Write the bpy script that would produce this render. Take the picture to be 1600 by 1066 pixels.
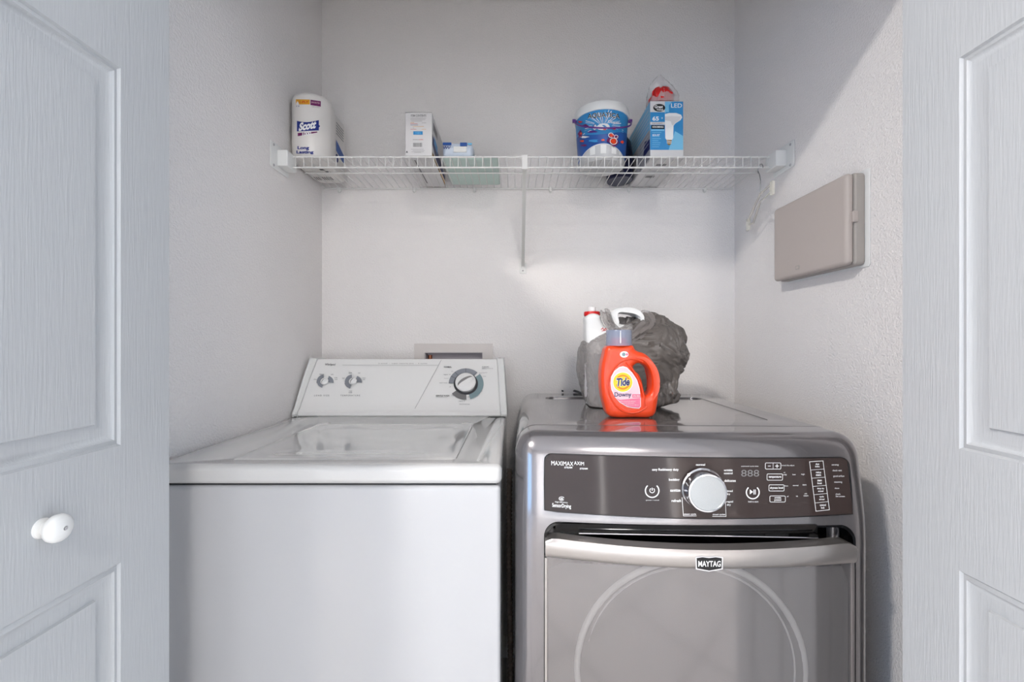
import bpy, bmesh, math, random
from mathutils import Vector, Matrix, noise
random.seed(7)
for o in list(bpy.data.objects): bpy.data.objects.remove(o)
C = bpy.context.scene.collection
scn = bpy.context.scene
PI = math.pi; R = math.radians

# ---------------------------------------------------------------- camera
CX, CY, F, CZ = 803.0, 537.0, 700.0, 1.15       # vanishing point of the depth axis, focal length in pixels, eye height
cam = bpy.data.cameras.new('camera'); camo = bpy.data.objects.new('camera', cam); C.objects.link(camo)
cam.sensor_width = 36; cam.lens = F/1600*36; cam.clip_start = .02
cam.shift_x = -(CX-800)/1600; cam.shift_y = (CY-533)/1600
camo.location = (0, 0, CZ); camo.rotation_euler = (PI/2, 0, 0)
scn.camera = camo
# ---------------------------------------------------------------- world, lights, exposure
scn.view_settings.view_transform = 'Standard'; scn.view_settings.look = 'None'
scn.view_settings.exposure = 0.40; scn.view_settings.gamma = 1; scn.view_settings.use_curve_mapping = False
w = bpy.data.worlds.new('daylight'); scn.world = w; w.use_nodes = True
w.node_tree.nodes['Background'].inputs[0].default_value = (.75, .85, 1, 1)
w.node_tree.nodes['Background'].inputs[1].default_value = 1.2
def area(name, loc, rot, size, power, col, size_y=None, shape=None):
    l = bpy.data.lights.new(name, 'AREA'); l.energy = power; l.color = col; l.size = size
    l.shape = shape or ('RECTANGLE' if size_y else 'SQUARE')
    if size_y: l.size_y = size_y
    o = bpy.data.objects.new(name, l); C.objects.link(o); o.location = loc; o.rotation_euler = rot; return o
LAMP = (-1.5, -.75); FILL_LAMP = (.4, -2.3); RC = 3.0; YH = -3.6      # hallway ceiling height and far wall
area('window_daylight', (.2, YH+.08, 1.0), (-PI/2, 0, 0), 2.4, 180, (1, .985, .97), 1.9)
area('left_blue_fill', (-2.54, -2.35, .95), (0, -PI/2, 0), 1.5, 22, (.28, .57, 1), 1.5)  # added source, unseen: fills the dryer's shadow on the wall with blue
area('side_daylight', (2.02, -.75, 1.35), (0, PI/2, 0), 1.7, 12, (.50, .74, 1), 1.3)

# ---------------------------------------------------------------- materials
def lin(c): return tuple(((v/255)/12.92 if v/255 <= .04045 else ((v/255+.055)/1.055)**2.4) for v in c)
def mat(name, rgb, rough=.5, metal=0, bump=None, alpha=1, coat=0, trans=0, ior=1.45, emit=None, var=None, spec=None):
    m = bpy.data.materials.new(name); m.use_nodes = True; nt = m.node_tree; b = nt.nodes['Principled BSDF']
    col = (*lin(rgb), 1)
    b.inputs['Base Color'].default_value = col; b.inputs['Roughness'].default_value = rough; b.inputs['Metallic'].default_value = metal
    b.inputs['Alpha'].default_value = alpha; b.inputs['Coat Weight'].default_value = coat; b.inputs['Coat Roughness'].default_value = .05
    b.inputs['Transmission Weight'].default_value = trans; b.inputs['IOR'].default_value = ior
    if spec is not None: b.inputs['Specular IOR Level'].default_value = spec
    if emit: b.inputs['Emission Color'].default_value = (*emit[0], 1); b.inputs['Emission Strength'].default_value = emit[1]
    tc = nt.nodes.new('ShaderNodeTexCoord')
    def noise_node(scale, vec3=(1, 1, 1), detail=3, dist=0):
        mp = nt.nodes.new('ShaderNodeMapping'); mp.inputs['Scale'].default_value = vec3; nt.links.new(tc.outputs['Object'], mp.inputs[0])
        n = nt.nodes.new('ShaderNodeTexNoise'); n.inputs['Scale'].default_value = scale; n.inputs['Detail'].default_value = detail
        n.inputs['Distortion'].default_value = dist
        nt.links.new(mp.outputs[0], n.inputs['Vector']); return n
    # gentle variation of the base colour, so that every surface is procedural
    n = noise_node(var[0] if var else 6); mx = nt.nodes.new('ShaderNodeMix'); mx.data_type = 'RGBA'
    a = var[1] if var else .015
    mx.inputs[6].default_value = tuple([v*(1-a) for v in col[:3]]+[1]); mx.inputs[7].default_value = tuple([min(1, v*(1+a)) for v in col[:3]]+[1])
    nt.links.new(n.outputs['Fac'], mx.inputs[0]); nt.links.new(mx.outputs[2], b.inputs['Base Color'])
    if bump:
        kind, scale, stren = bump[:3]
        bp = nt.nodes.new('ShaderNodeBump'); bp.inputs['Strength'].default_value = stren; bp.inputs['Distance'].default_value = bump[3] if len(bump) > 3 else .002
        if kind == 'peel': nb = noise_node(scale, detail=2)
        elif kind == 'grain': nb = noise_node(scale, (1, 1, .05), 4, .6)
        elif kind == 'hgrain': nb = noise_node(scale, (1, .04, 1), 4, .5)
        elif kind == 'crumple': nb = noise_node(scale, detail=5, dist=1.2)
        nt.links.new(nb.outputs['Fac'], bp.inputs['Height']); nt.links.new(bp.outputs[0], b.inputs['Normal'])
    return m
M = {}
M['wall'] = mat('wall_paint', (238, 234, 232), .75, bump=('peel', 210, .9, .003))
M['ceil'] = mat('ceiling_paint', (225, 225, 225), .8, bump=('peel', 150, .3))
M['door'] = mat('door_paint', (188, 190, 192), .42, bump=('grain', 330, .55, .001))
M['trim'] = mat('trim_paint', (228, 228, 228), .4)
M['enamel'] = mat('white_enamel', (181, 181, 183), .16, coat=.4)
M['enamelbright'] = mat('white_enamel_brightened', (198, 197, 196), .14, coat=1)  # lighter copy of the cabinet enamel; makes up for weak light on top
M['enamel2'] = mat('white_console_plastic', (238, 237, 235), .28)
M['dark'] = mat('black_plastic', (16, 16, 18), .35)
M['blackgloss'] = mat('gloss_black', (9, 9, 11), .06, coat=.6)
M['gap'] = mat('seam_dark', (40, 40, 42), .7)
M['white'] = mat('white_plastic', (232, 232, 230), .35)
M['wire'] = mat('white_vinyl_wire', (224, 223, 220), .35)
M['beige'] = mat('beige_plastic', (186, 176, 170), .5, bump=('peel', 600, .1))
M['beigeside'] = mat('taupe_plastic', (170, 164, 158), .5)
M['plate'] = mat('outlet_plate', (214, 207, 203), .4)
M['copper'] = mat('copper', (170, 110, 85), .3, 1)
M['recess'] = mat('recess_grey', (190, 184, 190), .6)
M['dryer'] = mat('dryer_slate_enamel', (134, 131, 133), .18, .75, coat=.6)
M['dryertop'] = mat('dryer_top_enamel', (134, 130, 130), .14, .7, coat=.8)
M['fascia'] = mat('fascia_glass', (58, 49, 47), .09, .0, coat=.12, var=(9, .12), spec=.28)
M['doorinner'] = mat('door_inner_grey', (120, 118, 118), .45)
M['chrome'] = mat('chrome', (222, 222, 226), .09, 1)
M['satin'] = mat('satin_metal', (180, 175, 172), .28, .85)
M['dialface'] = mat('dial_face', (176, 181, 184), .22, .8)
M['ink_w'] = mat('white_ink', (236, 236, 236), .5)
M['ink_g'] = mat('grey_ink', (120, 118, 118), .5)
M['ink_k'] = mat('dark_ink', (62, 62, 66), .5)
M['ink_f'] = mat('faint_ink', (150, 148, 148), .5)
M['ink_b'] = mat('blue_ink', (24, 44, 128), .5)
M['greyarc'] = mat('grey_print', (140, 143, 150), .5)
M['tealarc'] = mat('teal_print', (130, 152, 156), .5)
M['knobgrey'] = mat('knob_grey', (150, 148, 146), .4)
M['orange'] = mat('orange_plastic', (230, 70, 28), .3, coat=.3)
M['orange2'] = mat('orange_print', (246, 140, 20), .4)
M['yellow'] = mat('yellow_print', (252, 208, 50), .4)
M['pinkw'] = mat('pink_label', (238, 200, 208), .4, var=(40, .08))
M['pink'] = mat('pink_print', (232, 120, 150), .4)
M['navy'] = mat('navy_print', (24, 34, 96), .4)
M['navyd'] = mat('navy_film', (22, 26, 58), .3)
M['purple'] = mat('purple_plastic', (92, 42, 130), .35)
M['purpleband'] = mat('purple_print', (110, 30, 90), .5)
M['gold'] = mat('gold_print', (222, 160, 40), .5)
M['red'] = mat('red_plastic', (205, 30, 30), .35)
M['blue'] = mat('blue_print', (52, 140, 200), .4, var=(30, .12))
M['blue2'] = mat('light_blue_print', (120, 190, 226), .4)
M['blued'] = mat('deep_blue_print', (36, 84, 160), .4, var=(30, .2))
M['card'] = mat('white_card', (214, 212, 212), .5)
M['cardgrey'] = mat('grey_card', (176, 174, 176), .5)
M['kraft'] = mat('kraft_card', (150, 116, 60), .6)
M['wrap'] = mat('white_film', (226, 222, 218), .3, bump=('crumple', 40, .3))
M['green'] = mat('pale_green_film', (196, 216, 208), .35, bump=('crumple', 30, .3))
M['greend'] = mat('green_print', (140, 178, 164), .4)
M['bluefilm'] = mat('blue_film', (204, 214, 228), .3, bump=('crumple', 40, .4))
M['cloudy'] = mat('cloudy_plastic', (226, 226, 226), .3, alpha=.72)
M['clear'] = mat('clear_film', (232, 228, 228), .12, alpha=.42, bump=('crumple', 40, .3))
M['acrylic'] = mat('clear_acrylic', (236, 232, 220), .1, alpha=.5)
M['capblue'] = mat('smoky_cap', (150, 160, 182), .12, alpha=.62)
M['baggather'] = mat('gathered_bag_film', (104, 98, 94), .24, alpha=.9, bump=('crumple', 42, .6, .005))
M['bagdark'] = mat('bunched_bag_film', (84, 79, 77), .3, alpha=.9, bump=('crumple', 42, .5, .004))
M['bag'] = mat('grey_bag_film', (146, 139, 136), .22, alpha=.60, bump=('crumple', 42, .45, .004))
M['steel'] = mat('steel_wire', (170, 170, 170), .25, 1)
M['hose'] = mat('hose_rubber', (84, 72, 66), .6)
M['foot'] = mat('rubber', (30, 30, 30), .8)
M['glass'] = mat('window_glass', (230, 240, 245), .02, trans=1)
M['lampglow'] = mat('lamp_diffuser', (255, 250, 240), .5, emit=((1, .93, .85), 3.0))
# dryer door glass: mirror coated pane, partly see-through
m = bpy.data.materials.new('mirrored_door_glass'); m.use_nodes = True; nt = m.node_tree; nt.nodes.clear()
out = nt.nodes.new('ShaderNodeOutputMaterial'); g = nt.nodes.new('ShaderNodeBsdfPrincipled')
g.inputs['Base Color'].default_value = (*lin((158, 154, 154)), 1); g.inputs['Metallic'].default_value = .75; g.inputs['Roughness'].default_value = .1
n = nt.nodes.new('ShaderNodeTexNoise'); n.inputs['Scale'].default_value = 9; mr = nt.nodes.new('ShaderNodeMapRange')
mr.inputs[3].default_value = .08; mr.inputs[4].default_value = .15; nt.links.new(n.outputs['Fac'], mr.inputs[0]); nt.links.new(mr.outputs[0], g.inputs['Roughness'])
t = nt.nodes.new('ShaderNodeBsdfTransparent'); mx = nt.nodes.new('ShaderNodeMixShader'); mx.inputs[0].default_value = .66
nt.links.new(t.outputs[0], mx.inputs[1]); nt.links.new(g.outputs[0], mx.inputs[2]); nt.links.new(mx.outputs[0], out.inputs[0]); M['doorglass'] = m
# floor tiles
m = mat('floor_tile', (196, 190, 184), .25); nt = m.node_tree; b = nt.nodes['Principled BSDF']
tc = nt.nodes.new('ShaderNodeTexCoord'); mp = nt.nodes.new('ShaderNodeMapping'); mp.inputs['Rotation'].default_value = (0, 0, R(45)); nt.links.new(tc.outputs['Object'], mp.inputs[0])
br = nt.nodes.new('ShaderNodeTexBrick'); br.offset = 0; br.inputs['Scale'].default_value = 1; br.inputs['Brick Width'].default_value = .45; br.inputs['Row Height'].default_value = .45
br.inputs['Mortar Size'].default_value = .006; br.inputs['Color1'].default_value = (*lin((226, 222, 218)), 1); br.inputs['Color2'].default_value = (*lin((220, 216, 212)), 1); br.inputs['Mortar'].default_value = (*lin((120, 114, 108)), 1)
nt.links.new(mp.outputs[0], br.inputs[0]); nt.links.new(br.outputs['Color'], b.inputs['Base Color']); M['tile'] = m

# ---------------------------------------------------------------- mesh builder
OFF = {}
def empty(name, loc, label=None, cat=None, group=None, rz=0, local=False):
    o = bpy.data.objects.new(name, None); C.objects.link(o); o.location = loc; o.rotation_euler = (0, 0, rz); o.empty_display_size = .05
    OFF[o.name] = Vector((0, 0, 0)) if local else Vector(loc)
    if label: o['label'] = label; o['category'] = cat
    if group: o['group'] = group
    return o
def tag(o, label, cat, group=None):
    o['label'] = label; o['category'] = cat
    if group: o['group'] = group
    return o
class MB:
    def __init__(s): s.v = []; s.f = []; s.m = []; s.s = []; s.mats = []
    def mi(s, m):
        if m not in s.mats: s.mats.append(m)
        return s.mats.index(m)
    def add(s, vs, fs, m, smooth=True, fn=None):
        k = len(s.v); mi = s.mi(m)
        for p in vs: p = Vector(p); s.v.append(Vector(fn(p)) if fn else p)
        for f in fs: s.f.append([k+i for i in f]); s.m.append(mi); s.s.append(smooth)
    def box(s, a, b, m, fn=None):
        x0, y0, z0 = a; x1, y1, z1 = b
        s.add([(x0,y0,z0),(x1,y0,z0),(x1,y1,z0),(x0,y1,z0),(x0,y0,z1),(x1,y0,z1),(x1,y1,z1),(x0,y1,z1)],
              [(0,3,2,1),(4,5,6,7),(0,1,5,4),(1,2,6,5),(2,3,7,6),(3,0,4,7)], m, False, fn)
    def rbox(s, a, b, r, m, seg=4, cuts=1, fn=None, smooth=True):
        """box with rounded edges; r a number or per axis; cuts = extra divisions per axis"""
        if not hasattr(r, '__len__'): r = (r, r, r)
        if not hasattr(cuts, '__len__'): cuts = (cuts,)*3
        ax = []
        for i in range(3):
            lo, hi, q = a[i], b[i], r[i]; L = []
            for k in range(seg+1): L.append((lo+q, -math.tan((1-k/seg)*PI/4)))
            for k in range(1, cuts[i]): L.append((lo+q+(hi-lo-2*q)*k/cuts[i], 0))
            for k in range(seg+1): L.append((hi-q, math.tan(k/seg*PI/4)))
            ax.append(L)
        vid = {}; vs = []; fs = []; N = [len(x)-1 for x in ax]
        def vert(i, j, k):
            if (i, j, k) in vid: return vid[i, j, k]
            c = [ax[0][i], ax[1][j], ax[2][k]]; d = Vector([c[0][1], c[1][1], c[2][1]])
            d.normalize()
            p = tuple(c[t][0]+d[t]*r[t] for t in range(3)); vid[i, j, k] = len(vs); vs.append(p); return len(vs)-1
        for (u, v_, w_) in ((0, 1, 2), (1, 2, 0), (2, 0, 1)):
            for side in (0, 1):
                for i in range(N[u]):
                    for j in range(N[v_]):
                        q = []
                        for (di, dj) in ((0, 0), (1, 0), (1, 1), (0, 1)):
                            ix = [0, 0, 0]; ix[u] = i+di; ix[v_] = j+dj; ix[w_] = N[w_]*side; q.append(vert(*ix))
                        fs.append(q if side else q[::-1])
        s.add(vs, fs, m, smooth, fn)
    def tube(s, pts, r, m, n=8, closed=False, fn=None, flat=1.0):
        pts = [Vector(p) for p in pts]; N = len(pts); rs = r if hasattr(r, '__len__') else [r]*N
        vs = []; up = None
        for i, p in enumerate(pts):
            if closed: t = pts[(i+1) % N]-pts[i-1]
            else: t = pts[min(i+1, N-1)]-pts[max(i-1, 0)]
            t.normalize()
            if up is None: up = t.orthogonal().normalized()
            else:
                up = up-t*up.dot(t)
                up = up.normalized() if up.length > 1e-6 else t.orthogonal().normalized()
            q = t.cross(up)
            for k in range(n): a = 2*PI*k/n; vs.append(p+up*(math.cos(a)*rs[i])+q*(math.sin(a)*rs[i]*flat))
        fs = []
        for i in range(N if closed else N-1):
            for k in range(n):
                fs.append((i*n+k, i*n+(k+1) % n, ((i+1) % N)*n+(k+1) % n, ((i+1) % N)*n+k))
        if not closed: fs += [tuple(range(n))[::-1], tuple((N-1)*n+k for k in range(n))]
        s.add(vs, fs, m, True, fn)
    def lathe(s, prof, c, m, n=40, axis=(0, 0, 1), fn=None, capa=True, capb=True, a0=0, a1=2*PI):
        """prof = [(radius, height along axis)]"""
        axis = Vector(axis).normalized(); u = Vector((1, 0, 0)) if abs(axis.x) < .9 else Vector((0, 1, 0)); u = (u-axis*u.dot(axis)).normalized(); v = axis.cross(u)
        vs = []; full = abs(a1-a0-2*PI) < 1e-6; nn = n if full else n+1
        for (r, h) in prof:
            for k in range(nn): a = a0+(a1-a0)*k/n; vs.append(Vector(c)+axis*h+u*(r*math.cos(a))+v*(r*math.sin(a)))
        fs = []
        for i in range(len(prof)-1):
            for k in range(n): fs.append((i*nn+k, i*nn+(k+1) % nn, (i+1)*nn+(k+1) % nn, (i+1)*nn+k))
        if full and capa: fs.append(tuple(range(nn))[::-1])
        if full and capb: fs.append(tuple((len(prof)-1)*nn+k for k in range(nn)))
        s.add(vs, fs, m, True, fn)
    def grid(s, fn, nu, nv, m, smooth=True):
        vs = [fn(i/nu, j/nv) for j in range(nv+1) for i in range(nu+1)]
        s.add(vs, [(j*(nu+1)+i, j*(nu+1)+i+1, (j+1)*(nu+1)+i+1, (j+1)*(nu+1)+i) for j in range(nv) for i in range(nu)], m, smooth)
    def poly(s, pts, m, fn=None): s.add(pts, [tuple(range(len(pts)))], m, False, fn)
    def prism(s, pts, vec, m, smooth=False):
        n = len(pts); vec = Vector(vec); a = [Vector(p) for p in pts]
        s.add(a+[p+vec for p in a], [tuple(range(n))[::-1], tuple(range(n, 2*n))]+[(i, (i+1) % n, n+(i+1) % n, n+i) for i in range(n)], m, smooth)
    def build(s, name, parent=None, label=None, root=None, weighted=False):
        me = bpy.data.meshes.new(name); r = root or parent
        while r is not None and r.parent is not None: r = r.parent
        off = OFF.get(r.name, Vector((0, 0, 0))) if r is not None else Vector((0, 0, 0))
        me.from_pydata([tuple(p-off) for p in s.v], [], s.f); me.update()
        for mm in s.mats: me.materials.append(M[mm])
        me.polygons.foreach_set('material_index', s.m); me.polygons.foreach_set('use_smooth', s.s); me.update()
        bm = bmesh.new(); bm.from_mesh(me); bmesh.ops.remove_doubles(bm, verts=bm.verts, dist=1e-6); bm.to_mesh(me); bm.free()
        me.update()
        try: me.set_sharp_from_angle(angle=R(38))
        except Exception: pass
        o = bpy.data.objects.new(name, me); C.objects.link(o)
        if parent is not None: o.parent = parent
        if label: o['label'] = label
        return o
def solo(mb, name, label, cat, group=None):
    """a thing of one mesh, its origin moved to the middle of its base"""
    xs = [p.x for p in mb.v]; ys = [p.y for p in mb.v]; zs = [p.z for p in mb.v]
    c = Vector(((min(xs)+max(xs))/2, (min(ys)+max(ys))/2, min(zs)))
    mb.v = [p-c for p in mb.v]; o = mb.build(name); o.location = c; return tag(o, label, cat, group)
def struct(mb, name): o = mb.build(name); o['kind'] = 'structure'; return o
def apply_bool(o, cutter_mb):
    cu = cutter_mb.build('cutter', o.parent)
    md = o.modifiers.new('b', 'BOOLEAN'); md.object = cu; md.operation = 'DIFFERENCE'; md.solver = 'EXACT'
    bpy.context.view_layer.update(); dg = bpy.context.evaluated_depsgraph_get()
    me = bpy.data.meshes.new_from_object(o.evaluated_get(dg)); o.modifiers.remove(md); o.data = me
    bpy.data.objects.remove(cu)

# ---------------------------------------------------------------- where a line of sight meets a surface
def at(px, py, Y): return Vector(((px-CX)*Y/F, Y, CZ+(CY-py)*Y/F))
def atz(px, py, z): return at(px, py, (CZ-z)*F/(py-CY))
def plane_surf(P, N):
    P = Vector(P); N = Vector(N).normalized(); eye = Vector((0, 0, CZ))
    if N.dot(eye-P) < 0: N = -N
    def s(px, py, off=0):
        d = Vector(((px-CX)/F, 1, (CY-py)/F)); t = (P-eye).dot(N)/d.dot(N); return eye+d*t+N*off
    return s
# text
_tc = {}
def text2d(st, bold=0):
    if (st, bold) in _tc: return _tc[st, bold]
    cu = bpy.data.curves.new('t', 'FONT'); cu.body = st; cu.size = 1; cu.offset = bold; cu.resolution_u = 3
    o = bpy.data.objects.new('t', cu); C.objects.link(o); bpy.context.view_layer.update()
    me = bpy.data.meshes.new_from_object(o.evaluated_get(bpy.context.evaluated_depsgraph_get()))
    vs = [(v.co.x, v.co.y) for v in me.vertices]; fs = [tuple(p.vertices) for p in me.polygons]
    bpy.data.objects.remove(o); bpy.data.curves.remove(cu); bpy.data.meshes.remove(me)
    x0 = min(v[0] for v in vs); x1 = max(v[0] for v in vs); y0 = min(v[1] for v in vs); y1 = max(v[1] for v in vs)
    vs = [((x-x0)/(x1-x0), (y-y0)/(y1-y0)) for x, y in vs]; _tc[st, bold] = (vs, fs); return vs, fs
def text(mb, st, box, surf, m, off=.0006, bold=0.0, shear=0, arc=0, rise=0):
    """box = x0, y0, x1, y1 (y downward) in the surface's own grid"""
    vs, fs = text2d(st, bold); x0, y0, x1, y1 = box; out = []
    for (u, v) in vs:
        x = x0+(x1-x0)*u+shear*(v-.5)*(y1-y0); y = y1+(y0-y1)*v-arc*(1-(2*u-1)**2)-rise*u; out.append(surf(x, y, off))
    mb.add(out, fs, m, False)
def quad(mb, box, surf, m, off=.0004, n=1):
    x0, y0, x1, y1 = box
    mb.grid(lambda u, v: surf(x0+(x1-x0)*u, y1+(y0-y1)*v, off), n, n, m, False)
def pline(mb, pts, wd, surf, m, off=.0006):
    for a, b in zip(pts, pts[1:]):
        d = Vector((b[0]-a[0], b[1]-a[1])); d.normalize(); q = Vector((-d.y, d.x))*wd/2; e = d*wd/2
        P = [(a[0]-e.x+q.x, a[1]-e.y+q.y), (a[0]-e.x-q.x, a[1]-e.y-q.y), (b[0]+e.x-q.x, b[1]+e.y-q.y), (b[0]+e.x+q.x, b[1]+e.y+q.y)]
        mb.add([surf(x, y, off) for x, y in P], [(0, 1, 2, 3)], m, False)
def ring(mb, c, r0, r1, surf, m, a0=0, a1=360, off=.0006, n=40, sy=1):
    vs = []
    for k in range(n+1):
        a = R(a0+(a1-a0)*k/n)
        for r in (r0, r1): vs.append(surf(c[0]+r*math.cos(a), c[1]-r*sy*math.sin(a), off))
    mb.add(vs, [(2*k, 2*k+1, 2*k+3, 2*k+2) for k in range(n)], m, False)
def shape(mb, pts, surf, m, off=.0005): mb.add([surf(x, y, off) for x, y in pts], [tuple(range(len(pts)))], m, False)
def rrect(x0, y0, x1, y1, r, n=4):
    P = []
    for cx, cy, a in ((x1-r, y0+r, 0), (x1-r, y1-r, 90), (x0+r, y1-r, 180), (x0+r, y0+r, 270)):
        for k in range(n+1): t = R(a-90+90*k/n); P.append((cx+r*math.cos(t), cy+r*math.sin(t)))
    return P

# ================================================================ SETTING
XL, XR, YB, CEIL = -.7075, .8137, 1.651, 2.46
DK = CZ+.573                                     # shelf deck height
struct((lambda b: (b.box((-2.6, YH-.1, -.06), (2.1, YB+.15, 0), 'tile'), b)[1])(MB()), 'floor')
b = MB(); b.box((XL-.1, .72, CEIL), (XR+.1, YB+.15, CEIL+.08), 'ceil'); b.box((-2.6, YH-.1, RC), (2.1, .835, RC+.08), 'ceil'); struct(b, 'ceiling')
# closet back wall with the hole of the outlet box
ox0, ox1, oz1, oz0 = -.328, -.1156, CZ-.033, CZ-.25
b = MB()
b.box((XL-.1, YB, 0), (ox0, YB+.12, CEIL), 'wall'); b.box((ox1, YB, 0), (XR+.1, YB+.12, CEIL), 'wall')
b.box((ox0, YB, oz1), (ox1, YB+.12, CEIL), 'wall'); b.box((ox0, YB, 0), (ox1, YB+.12, oz0), 'wall')
b.box((ox0, YB+.1, oz0), (ox1, YB+.12, oz1), 'wall')
struct(b, 'wall_back')
b = MB(); b.box((XL-.1, .835, 0), (XL, YB, CEIL), 'wall'); struct(b, 'wall_left')
b = MB(); b.box((XR, .835, 0), (XR+.1, YB, CEIL), 'wall'); struct(b, 'wall_right')
JL, JR, HD = -.69, .735, 2.03
b = MB(); b.box((-2.6, .72, 0), (JL, .835, RC), 'wall'); b.box((JR, .72, 0), (2.1, .835, RC), 'wall'); b.box((JL, .72, HD), (JR, .835, RC), 'wall')
struct(b, 'wall_front')
# hallway behind the camera: back wall with a window, extended to the floor for low light; side walls
b = MB()
b.box((-2.6, YH-.1, 0), (-1.0, YH, RC), 'wall'); b.box((1.4, YH-.1, 0), (2.1, YH, RC), 'wall'); b.box((-1.0, YH-.1, 2.05), (1.4, YH, RC), 'wall')
struct(b, 'wall_hallway')
b = MB(); b.box((-2.7, YH-.1, 0), (-2.6, -3.2, RC), 'wall'); b.box((-2.7, -1.5, 0), (-2.6, .835, RC), 'wall'); b.box((-2.7, -3.2, 0), (-2.6, -1.5, .15), 'wall'); b.box((-2.7, -3.2, 1.8), (-2.6, -1.5, RC), 'wall'); struct(b, 'wall_hallway_left')
b = MB()
for y0, y1 in ((-3.2, -3.15), (-1.55, -1.5), (-2.37, -2.33)): b.box((-2.68, y0, .15), (-2.62, y1, 1.8), 'trim')
for z0, z1 in ((.15, .2), (1.75, 1.8)): b.box((-2.68, -3.15, z0), (-2.62, -1.55, z1), 'trim')
wo = struct(b, 'blue_fill_window'); b = MB(); b.box((-2.655, -3.2, .15), (-2.65, -1.5, 1.8), 'glass'); b.build('window_pane', wo)  # unseen window, added to carry the blue fill light
b = MB(); b.box((2.1, YH-.1, 0), (2.2, -1.4, RC), 'wall'); b.box((2.1, -.1, 0), (2.2, .835, RC), 'wall')
b.box((2.1, -1.4, 0), (2.2, -.1, .5), 'wall'); b.box((2.1, -1.4, 2.2), (2.2, -.1, RC), 'wall'); struct(b, 'wall_hallway_right')
b = MB()
for x0, x1 in ((-1.0, -.93), (1.33, 1.4), (.17, .23)): b.box((x0, YH-.08, 0), (x1, YH-.03, 2.05), 'trim')
for z0, z1 in ((0, .06), (1.98, 2.05)): b.box((-.93, YH-.08, z0), (1.33, YH-.03, z1), 'trim')
wo = struct(b, 'window_1'); b = MB(); b.box((-1.0, YH-.07, 0), (1.4, YH-.065, 2.05), 'glass'); b.build('window_pane', wo)
b = MB()
for y0, y1 in ((-1.4, -1.35), (-.15, -.1), (-.77, -.73)): b.box((2.13, y0, .5), (2.18, y1, 2.2), 'trim')
for z0, z1 in ((.5, .55), (2.15, 2.2)): b.box((2.13, -1.35, z0), (2.18, -.15, z1), 'trim')
wo = struct(b, 'window_2'); b = MB(); b.box((2.15, -1.4, .5), (2.155, -.1, 2.2), 'glass'); b.build('window_pane', wo)
b = MB(); b.box((XL, YB-.012, 0), (XR, YB, .08), 'trim'); struct(b, 'baseboard_back')
b = MB()
b.box((JL-.06, .705, 0), (JL, .72, HD+.06), 'trim'); b.box((JR, .705, 0), (JR+.06, .72, HD+.06), 'trim'); b.box((JL, .705, HD), (JR, .72, HD+.06), 'trim')
struct(b, 'trim_1')

# bifold doors: moulded leaves, folded open
def leaf(mb, X, sgn, y0, y1, thick=.035):
    """visible face at X facing sgn; between depths y0..y1 (y1 = far edge); three moulded panels"""
    W = y1-y0; st = .094
    pan = [(.12, CZ-.327), (CZ-.152, CZ+.412), (CZ+.53, 1.88)]
    def face(Xf, s):
        def p(y, z, d): return (Xf-s*d, y, z)
        ys = (y0, y0+st, y1-st, y1); zs = [.01]
        for a, c in pan: zs += [a, c]
        zs.append(2.0)
        for j in range(len(zs)-1):
            for i in range(3):
                a, c, e, f = ys[i], ys[i+1], zs[j], zs[j+1]
                if i == 1 and j % 2 == 1:
                    prof = [(0, 0), (.003, .0035), (.009, .0015), (.014, .006), (.020, .007), (.036, .0075), (.0375, .003)]
                    for (d0, h0), (d1, h1) in zip(prof, prof[1:]):
                        o = [(a+d0, e+d0), (c-d0, e+d0), (c-d0, f-d0), (a+d0, f-d0)]; q = [(a+d1, e+d1), (c-d1, e+d1), (c-d1, f-d1), (a+d1, f-d1)]
                        vs = [p(y, z, h0) for y, z in o]+[p(y, z, h1) for y, z in q]
                        mb.add(vs, [(k, (k+1) % 4, 4+(k+1) % 4, 4+k) for k in range(4)], 'door', False)
                    d = .0375; mb.add([p(a+d, e+d, .003), p(c-d, e+d, .003), p(c-d, f-d, .003), p(a+d, f-d, .003)], [(0, 1, 2, 3)], 'door', False)
                else: mb.add([p(a, e, 0), p(c, e, 0), p(c, f, 0), p(a, f, 0)], [(0, 1, 2, 3)], 'door', False)
    face(X, sgn); face(X-sgn*thick, -sgn)
    Xb = X-sgn*thick
    for (ya) in (y0, y1): mb.add([(X, ya, .01), (Xb, ya, .01), (Xb, ya, 2.0), (X, ya, 2.0)], [(0, 1, 2, 3)], 'door', False)
    for z in (.01, 2.0): mb.add([(X, y0, z), (Xb, y0, z), (Xb, y1, z), (X, y1, z)], [(0, 1, 2, 3)], 'door', False)
def bifold(n, X, sgn, y1, knob):
    b = MB(); leaf(b, X, sgn, y1-.38, y1)
    d = struct(b, 'door_%d' % n)
    b = MB(); leaf(b, X-sgn*.041, sgn, y1-.38, y1); b.build('folded_leaf', d)
    for z in (.25, 1.05, 1.8): b = MB(); b.tube([(X-sgn*.038, y1-.384, z-.035), (X-sgn*.038, y1-.384, z+.035)], .004, 'satin'); b.build('hinge', d)
    if knob:
        k = MB(); c = Vector((X, .558, CZ-.230))
        k.lathe([(.0, 0), (.0125, 0), (.012, .003), (.0085, .005), (.0085, .009), (.0125, .012), (.0165, .016), (.0175, .020), (.0162, .0245), (.0115, .028), (.005, .0295), (0, .030)], c, 'white', 32, (sgn, 0, 0), capa=False, capb=False)
        k.lathe([(.0, .030), (.0022, .0305), (.0018, .0310), (0, .0312)], c, 'cardgrey', 12, (sgn, 0, 0), capa=False, capb=False)
        k.build('door_knob', d)
bifold(1, -.588, 1, .764, True); bifold(2, .642, -1, .74, False)
b = MB(); b.box((JL, .735, HD-.025), (JR, .77, HD), 'trim'); struct(b, 'trim_2')

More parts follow.
